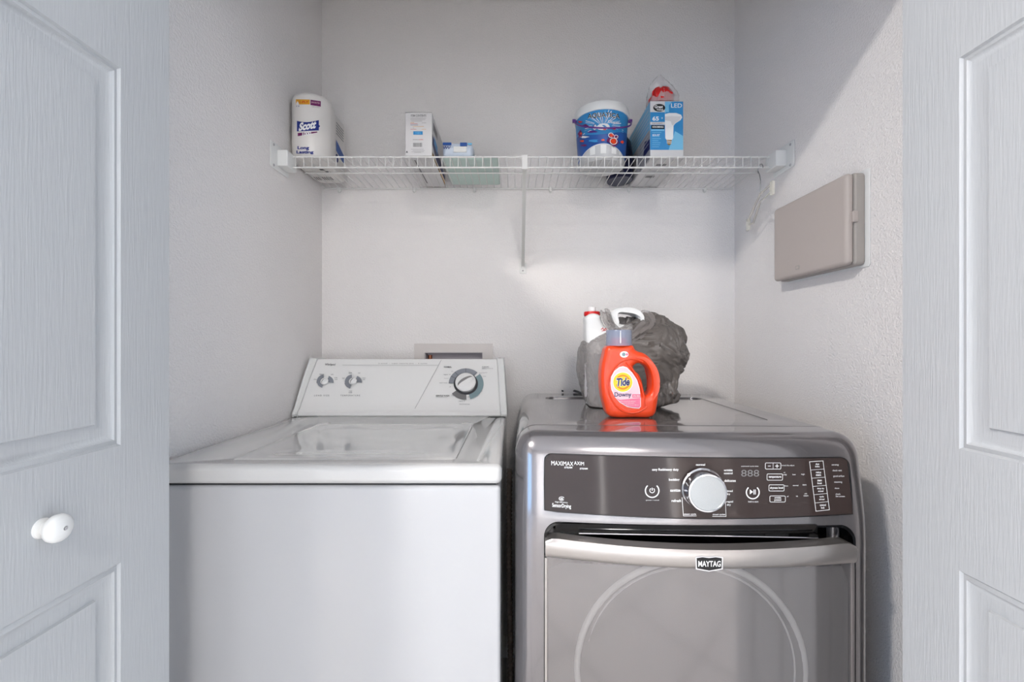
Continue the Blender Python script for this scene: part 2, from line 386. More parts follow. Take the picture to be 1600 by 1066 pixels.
# ceiling lamps of the hallway; the far one is added for soft fill light
def lamp(x, y, power, label, r, col=(1, .95, .90)):
    e = empty('ceiling_lamp', (x, y, RC-.09), label, 'lamp')
    b = MB(); b.lathe([(0, RC), (r+.01, RC), (r+.01, RC-.03), (r-.004, RC-.032), (0, RC-.03)], (x, y, 0), 'trim', 36, capa=False, capb=False); b.build('lamp_base', e)
    b = MB(); b.lathe([(r-.006, RC-.031), (r-.01, RC-.05), (r*.7, RC-.07), (r*.35, RC-.079), (0, RC-.082)], (x, y, 0), 'lampglow', 36, capa=False, capb=False); b.build('lamp_diffuser', e)
    l = bpy.data.lights.new('lamp_light', 'AREA'); l.shape = 'DISK'; l.size = r*1.8; l.energy = power; l.color = col
    o = bpy.data.objects.new('lamp_light', l); C.objects.link(o); o.parent = e; o.location = (0, 0, -.005)
lamp(LAMP[0], LAMP[1], 62, 'round white ceiling lamp in the hallway near the closet', .12)
lamp(FILL_LAMP[0], FILL_LAMP[1], 40, 'large round white ceiling lamp added as fill light further back in the hallway', .22)

# ================================================================ OUTLET BOX
e = empty('outlet_box', (-.222, YB, oz0), 'white recessed water outlet box in the back wall behind the washer console', 'outlet box')
b = MB(); px0, px1, pz1, pz0 = -.366, -.078, CZ, CZ-.29
for A, B_ in (((px0, pz0), (ox0, pz1)), ((ox1, pz0), (px1, pz1)), ((ox0, oz1), (ox1, pz1)), ((ox0, pz0), (ox1, oz0))):
    b.box((A[0], YB-.006, A[1]), (B_[0], YB, B_[1]), 'plate')
b.build('frame', e)
b = MB(); t = .003; y1 = YB+.035
b.box((ox0, YB, oz0), (ox0+t, y1, oz1), 'recess'); b.box((ox1-t, YB, oz0), (ox1, y1, oz1), 'recess'); b.box((ox0, YB, oz1-t), (ox1, y1, oz1), 'recess'); b.box((ox0, YB, oz0), (ox1, y1, oz0+t), 'recess'); b.box((ox0, y1, oz0), (ox1, y1+t, oz1), 'recess')
b.build('housing', e)
for x in (-.313, -.145):
    b = MB(); b.tube([(x, YB+.022, oz0+.003), (x, YB+.022, oz1-.01 if x < -.2 else oz0+.12)], .008, 'copper', 12); b.tube([(x-.018, YB+.008, oz0+.1), (x+.018, YB+.008, oz0+.1)], .006, 'red' if x < -.2 else 'ink_b', 8); b.tube([(x, YB+.022, oz0+.1), (x, YB+.008, oz0+.1)], .005, 'copper', 8); b.build('valve', e)

# ================================================================ WASHER
ZW = CZ-.233; WX0, WX1 = -.70, -.023; WY0, WY1 = .856, 1.60
wa = empty('washing_machine', ((WX0+WX1)/2, 1.23, 0), 'white enamel top-loading washing machine with slanted dial console, standing left', 'washing machine')
b = MB(); b.rbox((WX0+.003, WY0+.004, .03), (WX1-.003, WY1, ZW-.041), .008, 'enamel', 4, fn=None); b.build('cabinet', wa)
b = MB(); b.box((WX0+.012, WY0+.014, ZW-.045), (WX1-.012, WY1-.01, ZW-.034), 'gap'); b.build('seam', wa, 'dark seam under the top panel')
# top panel with lid opening
LX0, LX1, LY0, LY1 = -.571, -.118, .90, 1.305
b = MB(); zt = ZW; zb = ZW-.038; r = .014
def topz(x, y):
    d = max(0, min(x-WX0, WX1-x, y-WY0)); return 0
b.rbox((WX0, WY0, zb), (WX1, WY1, zt), (.012, .014, .012), 'enamelbright', 6)
tp = b.build('top_panel', wa)
cu = MB(); cu.rbox((LX0-.002, LY0-.002, zt-.006), (LX1+.002, LY1+.002, zt+.02), (.014, .014, .002), 'gap', 4); apply_bool(tp, cu)
b = MB(); b.rbox((LX0, LY0, zt-.0055), (LX1, LY1, zt+.0012), (.013, .013, .003), 'enamelbright', 5, (24, 20, 1),
    fn=lambda p: (p.x, p.y, p.z-(.0035*(1-min(1, max(abs((p.x-(LX0+LX1)/2)/.19), abs((p.y-(LY0+LY1)/2)/.165))**8)) if p.z > zt-.002 else 0)))
lid = b.build('lid', wa)
for x in (LX0+.02, LX1-.02): b = MB(); b.box((x-.012, LY1+.001, zt-.001), (x+.012, LY1+.010, zt+.0018), 'enamelbright'); b.build('hinge', lid)
# console
kz0, kz1 = ZW+.0015, CZ-.054; ky0, ky1 = 1.42, 1.522
ce = empty  # (helper name kept free)
def cons(x, t, d=0):
    """profile point: t 0..1 from bottom lip to the top edge"""
    return None
prof = [(1.60, kz0), (ky0+.004, kz0), (ky0, kz0+.004), (ky0-.001, kz0+.014), (ky0+.004, kz0+.018), (ky0+.009, kz0+.022)]
n0 = Vector((ky1-(ky0+.009), kz1-.006-(kz0+.022)))
prof += [(ky0+.009+n0.x*t, kz0+.022+n0.y*t-.0 + .006*math.sin(PI*t)) for t in (.15, .3, .45, .6, .75, .9, 1)]
prof += [(ky1+.004, kz1), (ky1+.012, kz1+.001), (1.585, kz1-.004), (1.60, kz1-.014)]
def wedge(mb, x0, x1, grow, m, s0=0, s1=0):
    """extrude the console profile between x0 and x1; s0, s1 move each end sideways towards the top"""
    vs = []; n = len(prof); cyy = 1.52; czz = (kz0+kz1)/2
    for x, sh_ in ((x0, s0), (x1, s1)):
        for (y, z) in prof:
            t = max(0, (z-kz0)/(kz1-kz0)); vs.append((x+sh_*t, y+(y-cyy)*grow, max(kz0, z+(z-czz)*grow)))
    mb.add(vs, [(i, (i+1) % n, n+(i+1) % n, n+i) for i in range(n)]+[tuple(range(n)), tuple(range(n, 2*n))[::-1]], m, True)
b = MB(); wedge(b, -.6855, -.0425, 0, 'enamel2', .0175, -.016); con = b.build('control_console', wa)
for x0, x1, q0, q1, o0, o1 in ((-.700, -.6858, .006, .0172, 1, 0), (-.0422, -.0205, -.0157, -.014, 0, 1)):
    b = MB(); wedge(b, x0, x1, .025, 'white', q0, q1)
    cap_ = b.build('end_cap', wa); md = cap_.modifiers.new('round', 'BEVEL'); md.width = .004; md.segments = 3; md.limit_method = 'ANGLE'; md.angle_limit = R(50)
csf0 = plane_surf((0, ky0+.009, kz0+.022), (0, -n0.y, n0.x))
def csf(px, py, off=0): return csf0(px, py, off+.0062)
def c6(x, y, off=0): return csf(440+x/4.21, 530+y/4.21, off)     # coordinates of the console crop
b = MB()
def ct(st, box, m='ink_k', **k): text(b, st, box, c6, m, off=.0008, **k)
ct('Whirlpool', (290, 166, 358, 184), shear=.15, bold=.01)
pline(b, [(405, 178), (1035, 179)], 1.6, c6, 'ink_f'); pline(b, [(1052, 145), (880, 462)], 2.2, c6, 'ink_f')
ct('2 speed  -  super capacity plus  -  5 cycles', (640, 163, 960, 172), 'ink_f')
ct('NORMAL', (1070, 185, 1121, 195), bold=.02); ct('CASUAL', (1320, 185, 1366, 193)); ct('permanent press', (1320, 197, 1392, 204), 'ink_f')
ct('GENTLE WASH', (1017, 374, 1105, 384), bold=.02); pline(b, [(1017, 389), (1092, 389)], 1.2, c6, 'ink_f')
ct('L O A D   S I Z E', (220, 372, 318, 382)); ct('T E M P E R A T U R E', (392, 372, 520, 382))
for st, bx in (('MEDIUM', (255, 235, 282, 243)), ('LARGE', (328, 236, 345, 243)), ('SMALL', (217, 268, 236, 275)), ('EXTRA', (352, 258, 372, 264)), ('LARGE', (354, 269, 371, 275)),
               ('WARM', (445, 226, 466, 234)), ('HOT', (508, 227, 523, 234)), ('COLD', (403, 260, 420, 268)), ('TAP COLD', (535, 259, 556, 265)), ('COLD', (537, 269, 553, 275)), ('WASH', (448, 345, 468, 351)), ('RINSE', (446, 355, 469, 361)),
               ('regular 10', (1068, 236, 1112, 244)), ('heavy', (1072, 262, 1100, 268)), ('short', (1300, 226, 1320, 232)), ('regular', (1318, 224, 1356, 231)), ('rinse', (1325, 248, 1345, 254)),
               ('super wash', (1040, 292, 1092, 298)), ('off', (1102, 318, 1116, 323)), ('OFF', (1226, 383, 1240, 390)), ('regular 6', (1166, 410, 1206, 418)), ('knit & delicate', (1172, 430, 1238, 437)), ('12', (1118, 215, 1130, 222)), ('8', (1312, 345, 1320, 352)), ('10', (1120, 373, 1132, 380))):
    ct(st, bx, 'ink_k' if st.isupper() or len(st) > 8 else 'ink_f')
for cx_, cy_ in ((283, 288), (468, 288)):
    ring(b, (cx_, cy_), 8, 48, c6, 'greyarc', 92, 190, .0005, sy=1); ring(b, (cx_, cy_), 8, 50 if cx_ > 300 else 44, c6, 'greyarc', 190, 255, .0005, sy=.9); ring(b, (cx_+18, cy_), 8, 46, c6, 'greyarc', -8, 72, .0005, sy=.9)
c0 = (1213, 300); sy = .9
ring(b, c0, 74, 112, c6, 'greyarc', 48, 178, .0006, sy=sy); ring(b, c0, 78, 116, c6, 'tealarc', -75, 38, .0006, sy=sy); ring(b, c0, 78, 116, c6, 'ink_g', 218, 272, .0006, sy=sy)
ring(b, c0, 64, 80, c6, 'ink_k', 0, 360, .0007, sy=sy)
for a in (48, 90, 130, 150, 178): pline(b, [(c0[0]+76*math.cos(R(a)), c0[1]-76*sy*math.sin(R(a))), (c0[0]+112*math.cos(R(a)), c0[1]-112*sy*math.sin(R(a)))], 2, c6, 'ink_k', .0008)
b.build('console_lettering', con, 'dark grey lettering, dial arcs and thin lines')
cn = (c6(0, 0, 1)-c6(0, 0, 0)).normalized()
def cknob(name, cx_, cy_, r, h, ang, grip):
    c = c6(cx_, cy_, .0012); up = Vector((0, n0.x, n0.y)).normalized(); rt = Vector((1, 0, 0))
    b = MB()
    b.lathe([(0, 0), (r*.9, 0), (r*.9, h*.2), (r, h*.25), (r, h*.55), (r*.88, h*.75), (r*.82, h*.78), (0, h*.80)], c, 'enamel2', 40, cn, capa=False, capb=False)
    o = b.build(name, con)
    g = MB(); d = rt*math.cos(ang)+up*math.sin(ang); q = up*math.cos(ang)-rt*math.sin(ang)
    N = 14
    for sgn_, mm in ((1, 'knobgrey'), (-1, 'enamel2')):          # grip: a leaf shaped ridge, one flank grey
        vs = []
        for i in range(N+1):
            t = -1+2*i/N; wv = math.sqrt(max(0, 1-t*t))*r*grip
            vs += [c+d*(t*r*.86)+cn*(h*.78), c+d*(t*r*.86)+cn*(h*.78+h*.55*(1-t**4)), c+d*(t*r*.86)+q*sgn_*wv+cn*(h*.78)]
        g.add(vs, [(3*i+1, 3*i+4, 3*i+5, 3*i+2) for i in range(N)], mm, True)
    g.build('grip', o, 'white pointer ridge with one grey flank')
cknob('load_size_knob', 290, 288, .0165*.75, .011, R(62), .55); cknob('temperature_knob', 476, 288, .0165*.75, .011, R(62), .55)
cknob('timer_dial', 1213, 297, .0335, .018, R(35), .42)
b = MB()
for x in (WX0+.05, WX1-.05):
    for y in (WY0+.05, WY1-.05): b = MB(); b.lathe([(.02, 0), (.02, .012), (.008, .014), (.008, .035)], (x, y, 0), 'foot', 16); b.build('foot', wa)

# ================================================================ DRYER (local frame, yawed a little)
YAW = R(-1.9); DX, DY = 0.001, .872
dr = empty('tumble_dryer', (DX, DY, 0), 'slate grey front-loading dryer with curved silver-banded glass door, standing right', 'dryer', rz=YAW, local=True)
RM = Matrix.Rotation(YAW, 4, 'Z'); RMi = RM.inverted()
def w2l(p): return RMi @ (Vector(p)-Vector((DX, DY, 0)))
DW, DZ, DD = .686, CZ-.178, .735
def bul(x): u = (x-DW/2)/(DW/2); return .020*(1-u*u)
ZT = CZ-.195; ZF = CZ-.365
def FS(x, z):
    """local y of the front skin"""
    t = max(0, (z-ZF)/(DZ-ZF)); return .004-bul(x)+.030*t**1.3
def dfn(p):
    k = max(0, min(1, (.16-p.y)/.14)); k = k*k*(3-2*k)
    return Vector((p.x, p.y+k*(FS(p.x, p.z)), p.z))
def dsurf(px, py, off=0, front=FS):
    Y = .85; p = None
    for _ in range(14):
        p = w2l(at(px, py, Y)); yl = front(p.x, p.z)
        Y += (yl-p.y)
    return Vector((p.x, yl-off, p.z))
b = MB(); b.rbox((0, 0, .03), (DW, .22, DZ), (.045, .03, .045), 'dryer', 7, (22, 6, 22), fn=dfn)
sh = b.build('front_shell', dr)
b = MB(); b.rbox((.0, .10, .03), (DW, DD, DZ), (.045, .012, .045), 'dryertop', 7, (4, 2, 4), fn=lambda p: Vector((DW/2+(p.x-DW/2)*1.001, p.y, p.z+.0008 if p.z > .9 else p.z)))
cabd = b.build('cabinet', dr)
cu = MB(); cu.rbox((.082, .17, DZ-.0035), (.585, .62, DZ+.03), (.03, .03, .003), 'dryertop', 4); apply_bool(cabd, cu)
for o_ in (cabd,):
    o_.data.polygons.foreach_set('use_smooth', [True]*len(o_.data.polygons)); o_.data.set_sharp_from_angle(angle=R(38))
# door pocket
pL = dsurf(850, 900); pR = dsurf(1337, 900); pT = dsurf(1095, 822)
x0, x1, zt_ = pL.x, pR.x, pT.z
cu = MB(); cu.rbox((x0, -.06, .25), (x1, .052, zt_), (.03, .01, .03), 'blackgloss', 6); apply_bool(sh, cu)
sh.data.polygons.foreach_set('use_smooth', [True]*len(sh.data.polygons)); sh.data.set_sharp_from_angle(angle=R(38))
cu = MB(); cu.rbox((x0, 0, .25), (x1, .5, zt_), (.03, .01, .03), 'blackgloss', 6); apply_bool(cabd, cu)
b = MB()
def rr3(x0, z0, x1, z1, r, n=6): return [(p[0], p[1]) for p in rrect(x0, z0, x1, z1, r, n)]
# black lining of the pocket: a ring wall plus back plate
rr = rr3(x0+.0005, .2505, x1-.0005, zt_-.0005, .03, 8)
N = len(rr); vs = [(x, FS(x, z)-.001, z) for x, z in rr]+[(x, .052, z) for x, z in rr]+[(DW/2+(x-DW/2)*.985, FS(x, z)-.001, .55+(z-.55)*.985) for x, z in rr]
b.add(vs, [(i, (i+1) % N, N+(i+1) % N, N+i) for i in range(N)]+[(i, (i+1) % N, 2*N+(i+1) % N, 2*N+i) for i in range(N)], 'blackgloss', True)
b.poly([(x, .0515, z) for x, z in rr], 'blackgloss'); b.build('door_surround', dr, 'gloss black lining round the door')
# upper hood of the handle pocket: black lip and thin silver line
b = MB()
def hood(u, v): px = 868+u*408; p = dsurf(px, 817+v*17+3*math.sin(PI*u)+2*u, .002-.012*v); return p
b.grid(hood, 24, 3, 'blackgloss'); b.build('handle_pocket_lip', dr)
b = MB(); b.tube([dsurf(905+u*375/20, 835+u*.35, .0-.004) for u in range(21)], .0014, 'chrome', 8); b.build('trim_strip', dr, 'thin bright strip in the black handle pocket')
# door
def FD(x, z): return .001-1.15*bul(x)-.008
def dtop(px): u = (px-852)/(1334-852); return 836+8*u + 17*math.sin(PI*u)**.8
def dbot(px): u = (px-852)/(1334-852); return 868+10*u + 14*math.sin(PI*u)
door = empty  # placeholder
b = MB(); NU = 40; pz = .27
def dpt(px, py, off=0): return dsurf(px, py, off, FD)
# glass pane below the band
vs = []; cols = []
for i in range(NU+1):
    px = 853.5+(1333-853.5)*i/NU; p = dpt(px, dbot(px)); cols.append((p.x, p.z))
def glassg(u, v):
    i = u*NU; k = min(NU-1, int(i)); f = i-k; x = cols[k][0]*(1-f)+cols[k+1][0]*f; z = cols[k][1]*(1-f)+cols[k+1][1]*f+.003
    zz = pz+(z-pz)*v; return Vector((x, FD(x, zz)+.0022, zz))
xa, xb = cols[0][0], cols[-1][0]
b.grid(glassg, NU, 16, 'doorglass')
pane = b.build('door_glass', dr, 'mirrored grey see-through glass')
b = MB()   # dark rim behind the pane edge, round opening in the middle
cxr, czr, rr_ = (dpt(1083, 1040).x), (dpt(1083, 1058).z), .212
ang = 72; vs = []; 
for k in range(ang):
    a = 2*PI*k/ang; ca, sa = math.cos(a), math.sin(a)
    hw = min((xb-.004-cxr)/ca if ca > 1e-6 else ((xa+.004-cxr)/ca if ca < -1e-6 else 9), ((.835*CZ*0+cols[20][1]-.004)-czr)/sa if sa > 1e-6 else ((pz+.004-czr)/sa if sa < -1e-6 else 9))
    for q in (rr_*.99, hw):
        x, z = cxr+ca*q, czr+sa*q; vs.append((x, FD(x, z)+.008, z))
b.add(vs, [(2*k, 2*k+1, (2*k+3) % (2*ang), (2*k+2) % (2*ang)) for k in range(ang)], 'doorinner', True)
b.build('door_frame', dr, 'grey inner door frame behind the glass')
b = MB(); yr = FD(cxr, czr)+.010
b.tube([(cxr+rr_*math.cos(2*PI*k/64), yr+(bul(cxr)-bul(cxr+rr_*math.cos(2*PI*k/64))), czr+rr_*math.sin(2*PI*k/64)) for k in range(64)], .0065, 'white', 10, True)
b.tube([(cxr+rr_*.93*math.cos(2*PI*k/64), yr+.004+(bul(cxr)-bul(cxr+rr_*math.cos(2*PI*k/64))), czr+rr_*.93*math.sin(2*PI*k/64)) for k in range(64)], .002, 'white', 8, True)
b.build('window_ring', dr, 'bright ring round the door window')
b = MB(); b.lathe([(rr_*.98, 0), (rr_*.9, .012), (rr_*.55, .028), (0, .034)], (cxr, yr+.002, czr), 'doorinner', 48, (0, 1, 0), capa=False, capb=False); b.build('window_bowl', dr, 'round bowl of the door window')
# silver band (door handle): front skin plus thickness
b = MB()
def bandf(u, v):
    px = 852+u*(1334-852); w_ = min(1, min(u, 1-u)/.03)**.5
    y0_, y1_ = dtop(px), dbot(px); mid = (y0_+y1_)/2+0; 
    py = y0_+(y1_-y0_)*v
    if v < .3: py += (1-w_)*8*(1-v/.3)
    return dpt(px, py, .004+.007*math.sin(PI*min(1, .08+v*.92))**.6)
b.grid(bandf, 48, 10, 'satin')
def bandt(u, v):
    p = bandf(u, 0); return Vector((p.x, p.y+v*.030, p.z-.001*v))
b.grid(bandt, 48, 3, 'satin')
def bandb(u, v): p = bandf(u, 1); return Vector((p.x, p.y+v*.012, p.z+.0005*v))
b.grid(bandb, 48, 2, 'satin')
for s_ in (0, 1): b.grid(lambda u, v, s_=s_: bandf(s_, v)+Vector((0, u*.02, 0)), 2, 10, 'satin')
hb = b.build('handle_band', dr, 'silver curved grip band across the top of the door')
# slim side rails of the door
for px in (853, 1333.5):
    b = MB(); p = dpt(px, 872); b.box((p.x-.002, p.y-.0005, pz), (p.x+.002, p.y+.03, p.z), 'satin'); b.build('door_edge', dr)
# badge
b = MB(); bp = lambda px, py, off=0: dpt(px, py, .0118+off)
shape(b, [(1083, 866), (1094, 864.5), (1104, 866), (1114, 864.5), (1125.5, 866), (1125, 885), (1104, 888.5), (1083.5, 885)], bp, 'chrome', .0)
shape(b, [(1085, 867.8), (1094, 866.5), (1104, 867.8), (1114, 866.5), (1123.5, 867.8), (1123, 883.3), (1104, 886.6), (1085.5, 883.3)], bp, 'dark', .0006)
P8 = [bp(x, y, .0) for x, y in [(1083, 866), (1125.5, 866), (1125, 885), (1104, 888.5), (1083.5, 885)]]
b.add(P8+[p+Vector((0, .004, 0)) for p in P8], [(i, (i+1) % 5, 5+(i+1) % 5, 5+i) for i in range(5)], 'chrome', False)
text(b, 'MAYTAG', (1087, 871.5, 1121.5, 880.5), bp, 'ink_w', .0010, bold=.02)
b.build('badge', hb, 'black badge with white capitals')
# fascia
b = MB()
def arcq(P, n=6): return P
fo = []
for k in range(9): a = R(180-90*k/8); fo.append((861+10*math.cos(a), 719-10*math.sin(a)))
for k in range(1, 20): u = k/20; fo.append((861+u*(1312-861), 709+6*u-0+3*math.sin(PI*u)))
for k in range(9): a = R(90-90*k/8); fo.append((1312+14*math.cos(a), 729-14*math.sin(a)))
fo.append((1329, 760)); fo.append((1331, 803))
for k in range(1, 24): u = k/24; fo.append((1331-u*(1331-851), 803+(798-803)*u+9.5*math.sin(PI*u)))
fo.append((851, 797)); fo.append((850.5, 750))
# fill in columns so that the plate follows the bowed skin
def fy(px, top):
    best = []
    for i in range(len(fo)):
        a, c = fo[i], fo[(i+1) % len(fo)]
        if (a[0]-px)*(c[0]-px) <= 0 and a[0] != c[0]: t = (px-a[0])/(c[0]-a[0]); best.append(a[1]+t*(c[1]-a[1]))
    return min(best) if top else max(best)
def fasc(e, off):
    def f(u, v):
        px = 851.2+u*(1330.4-851.2); a, c = fy(px, 1)-e, fy(px, 0)+e; return dsurf(px, a+(c-a)*v, off)
    return f
us = 60
b.grid(fasc(0, .0022), us, 6, 'fascia')
b.grid(lambda u, v: fasc(0, .0022*(1-v))(u, 0) , us, 1, 'fascia'); b.grid(lambda u, v: fasc(0, .0022*(1-v))(u, 1), us, 1, 'fascia')
fa = b.build('control_panel', dr, 'glossy dark brown-black control panel with white lettering')
b = MB(); fr = [dsurf(x, y, .0014) for x, y in fo]; b.tube(fr, .0012, 'dark', 6, True); b.build('panel_edge', fa)
b = MB()
def s7(x, y, off=0): return dsurf(840+x/5.714, 690+y/5.714, off+.0026)
def s8(x, y, off=0): return dsurf(1080+x/5.714, 690+y/5.714, off+.0026)
def t7(st, *bx, **k): text(b, st, bx, s7, 'ink_w', off=.0003, **k)
def t8(st, *bx, **k): text(b, st, bx, s8, 'ink_w', off=.0003, **k)
t7('MAXIMAX', 122, 170, 318, 208, rise=-8); t7('AXIM', 324, 172, 412, 204, rise=-8); t7('STEAM', 238, 222, 308, 237, bold=.02); t7('STEAM', 375, 232, 445, 247, bold=.02)
t7('SensorDrying', 130, 545, 297, 590, bold=.01, rise=-12); t7('High Efficiency', 155, 528, 268, 545, rise=-6)
ring(b, (214, 506), 20, 25, s7, 'ink_w', 20, 330, .0003, sy=.72); ring(b, (214, 508), 6, 12, s7, 'ink_w', 0, 360, .0003, sy=.7)
t7('savy Redsheavy duty', 1018, 236, 1255, 264, bold=.02); t7('bedding', 1168, 326, 1262, 354, bold=.02); t7('sanitize', 1180, 420, 1270, 444, bold=.02); t7('refresh', 1192, 512, 1275, 536, bold=.02)
t7('normal', 1410, 194, 1490, 213, bold=.02); t7('steam cycle', 1300, 636, 1410, 655, bold=.01); t7('power / cancel', 965, 514, 1080, 527)
pline(b, [(1285, 497), (1297, 660), (1412, 660)], 4, s7, 'ink_w', .0003)
ring(b, (1019, 435), 55, 65, s7, 'ink_w', -228, 48, .0003); ring(b, (1019, 433), 18, 24, s7, 'ink_w', -235, 55, .0003); pline(b, [(1019, 412), (1019, 432)], 6, s7, 'ink_w', .0003)
for st, bx in (('wrinkle', (285, 243, 363, 262)), ('control', (287, 270, 363, 289)), ('delicates', (290, 335, 392, 357)), ('timed', (305, 428, 364, 447)), ('dry', (308, 457, 342, 477)), ('rapid', (308, 524, 367, 546)), ('dry', (312, 552, 348, 574)), ('timed cycles', (185, 640, 298, 657))):
    t8(st, *bx, bold=.02)
pline(b, [(298, 500), (305, 665), (185, 664)], 4, s8, 'ink_w', .0003)
t8('estimated cycle time', 440, 212, 593, 225)
text(b, '888', (440, 250, 600, 310), s8, 'ink_g', off=.0002)
ring(b, (543, 450), 52, 62, s8, 'ink_w', -228, 48, .0003); shape(b, [(517, 424), (545, 446), (517, 468)], s8, 'ink_w', .0003)
for x in (553, 566): pline(b, [(x, 428), (x, 466)], 6, s8, 'ink_w', .0003)
t8('hold to start', 503, 525, 593, 540)
def rb(x0, y0, x1, y1): P = rrect(x0, y0, x1, y1, 10); pline(b, P+[P[0]], 4, s8, 'ink_w', .0003)
rb(655, 188, 793, 243); pline(b, [(724, 190), (724, 241)], 3, s8, 'ink_w', .0003); pline(b, [(680, 216), (700, 216)], 5, s8, 'ink_w', .0003); pline(b, [(746, 216), (772, 216)], 6, s8, 'ink_w', .0003); pline(b, [(759, 203), (759, 229)], 6, s8, 'ink_w', .0003)
t8('timed dry adjust', 800, 204, 914, 219); rb(670, 286, 808, 342); t8('temperature', 685, 304, 796, 326, bold=.02); t8('air', 818, 268, 833, 278); t8('only', 812, 286, 845, 302)
t8('low', 897, 285, 925, 297); t8('high', 975, 283, 1005, 298); rb(687, 383, 822, 438); t8('dryness level', 697, 400, 812, 424, bold=.02); t8('less', 828, 387, 857, 397); t8('normal', 900, 382, 948, 394); t8('more', 987, 379, 1020, 390)
rb(695, 482, 833, 536); t8('wrinkle', 735, 490, 795, 505, bold=.02); t8('prevent', 735, 511, 797, 530, bold=.02); t8('off', 845, 481, 862, 492); t8('on', 928, 480, 944, 490); t8('with', 1002, 456, 1026, 467); t8('steam', 995, 474, 1038, 486)
def colp(u, v): return (1048+120*u+57*v, 178-8*u+440*v-5*u*v)
P = [colp(0, 0), colp(1, 0), colp(1, 1), colp(0, 1), colp(0, 0)]; pline(b, P, 4, s8, 'ink_w', .0003)
for k in range(1, 6): pline(b, [colp(0, k/6), colp(1, k/6)], 3, s8, 'ink_w', .0003)
for k, (p_, q_) in enumerate((('drum', 'light'), ('reduce', 'static'), ('steam', 'boost'), ('damp dry', 'signal'), ('cycle', 'signal'), ('control', 'lock'))):
    cx_, cy_ = colp(.55, (k+.5)/6)
    for st, dy in ((p_, -12), (q_, 12)): hw = 5.2*len(st)/2*1.5; t8(st, cx_-hw, cy_+dy-9, cx_+hw, cy_+dy+9, bold=.02)
for st, bx in (('sensing', (1245, 197, 1307, 215)), ('check vent', (1253, 247, 1335, 262)), ('good airflow', (1260, 297, 1358, 317)), ('steaming', (1268, 351, 1338, 369)), ('done', (1273, 407, 1312, 419)), ('check', (1280, 458, 1323, 472)), ('lint screen', (1282, 478, 1362, 492))): t8(st, *bx)
b.build('panel_lettering', fa, 'white lettering and button outlines')
# dial
dn = (dsurf(1104, 772, 1)-dsurf(1104, 772, 0)).normalized(); c = dsurf(1097, 763.5, .002)
def dscale(v): return v/F*.84
ro = dscale(31.5)
b = MB(); b.lathe([(ro*1.06, 0), (ro*1.06, .003), (ro*1.0, .005), (ro*.97, .022), (ro*.93, .026), (ro*.86, .0265)], c, 'chrome', 48, dn, capa=False, capb=False); dl = b.build('cycle_dial', dr, 'round silver dial')
b = MB(); b.lathe([(ro*.86, .0265), (ro*.84, .0258), (0, .0262)], c, 'dialface', 48, dn, capa=False, capb=False); b.build('dial_face', dl)
for x in (.06, DW-.06):
    for y in (.1, .66): b = MB(); b.lathe([(.02, 0), (.02, .012), (.008, .014), (.008, .04)], (x, y, 0), 'foot', 16); b.build('foot', dr)

# ================================================================ WIRE SHELF
SY0, SY1 = 1.364, YB-.004
sx0, sx1 = XL+.006, XR-.006
shf = empty('wire_shelf', (.05, 1.5, DK-.035), 'white vinyl-coated wire shelf spanning the closet under the ceiling', 'shelf')
b = MB(); n = 60; rw = .00125
for i in range(n+1):
    x = sx0+.012+(sx1-sx0-.024)*i/n; b.tube([(x, SY1, DK-rw), (x, SY0+.004, DK-rw), (x, SY0, DK-.005), (x, SY0, DK-.036)], rw, 'wire', 6)
b.build('wire_deck', shf)
for (y, z, r) in ((SY0+.0035, DK-.0035, .0026), (SY0+.001, DK-.0365, .0026), ((SY0+SY1)/2-.012, DK-.0045, .0024), (SY1-.004, DK-.0045, .0026)):
    b = MB(); b.tube([(sx0+.004, y, z), (sx1-.004, y, z)], r, 'wire', 8); b.build('rail', shf)
for X, s in ((XL, 1), (XR, -1)):
    b = MB(); b.rbox((min(X, X+s*.004), 1.296, DK-.058), (max(X, X+s*.004), 1.40, DK+.020), (.0015, .006, .006), 'white', 3)
    xx = sorted((X+s*.003, X+s*.034)); b.rbox((xx[0], 1.332, DK-.044), (xx[1], 1.39, DK+.004), .003, 'white', 3)
    for z in (DK+.010, DK-.050): b.lathe([(0, 0), (.004, 0), (.003, .002), (0, .0022)], (X+s*.004, 1.312, z), 'cardgrey', 12, (s, 0, 0), capa=False, capb=False)
    b.build('end_bracket', shf)
b = MB(); bx_ = .033; p0 = Vector((bx_, SY0+.004, DK-.012)); p1 = Vector((bx_, YB-.003, CZ+.285))
d = (p1-p0).normalized(); q = Vector((0, d.z, -d.y))
b.add([p0+Vector((s*.006, 0, 0))+q*t for s in (-1, 1) for t in (-.0012, .0012)]+[p1+Vector((s*.006, 0, 0))+q*t for s in (-1, 1) for t in (-.0012, .0012)], [(0, 1, 3, 2), (4, 6, 7, 5), (0, 4, 5, 1), (2, 3, 7, 6), (1, 5, 7, 3), (0, 2, 6, 4)], 'wire', False)
for s in (-1, 1): b.add([p0+Vector((s*.006, 0, 0)), p0+Vector((s*.006, 0, 0))+q*.011, p1+Vector((s*.006, 0, 0))+q*.011, p1+Vector((s*.006, 0, 0)), p0+Vector((s*.0045, 0, 0)), p0+Vector((s*.0045, 0, 0))+q*.011, p1+Vector((s*.0045, 0, 0))+q*.011, p1+Vector((s*.0045, 0, 0))], [(0, 1, 2, 3), (7, 6, 5, 4), (0, 4, 5, 1), (1, 5, 6, 2), (2, 6, 7, 3), (3, 7, 4, 0)], 'wire', False)
b.rbox((bx_-.013, YB-.004, CZ+.257), (bx_+.013, YB, CZ+.298), (.004, .001, .004), 'wire', 3)
b.lathe([(0, 0), (.003, 0), (.002, .0015), (0, .0018)], (bx_, YB-.004, CZ+.268), 'ink_f', 12, (0, -1, 0), capa=False, capb=False)
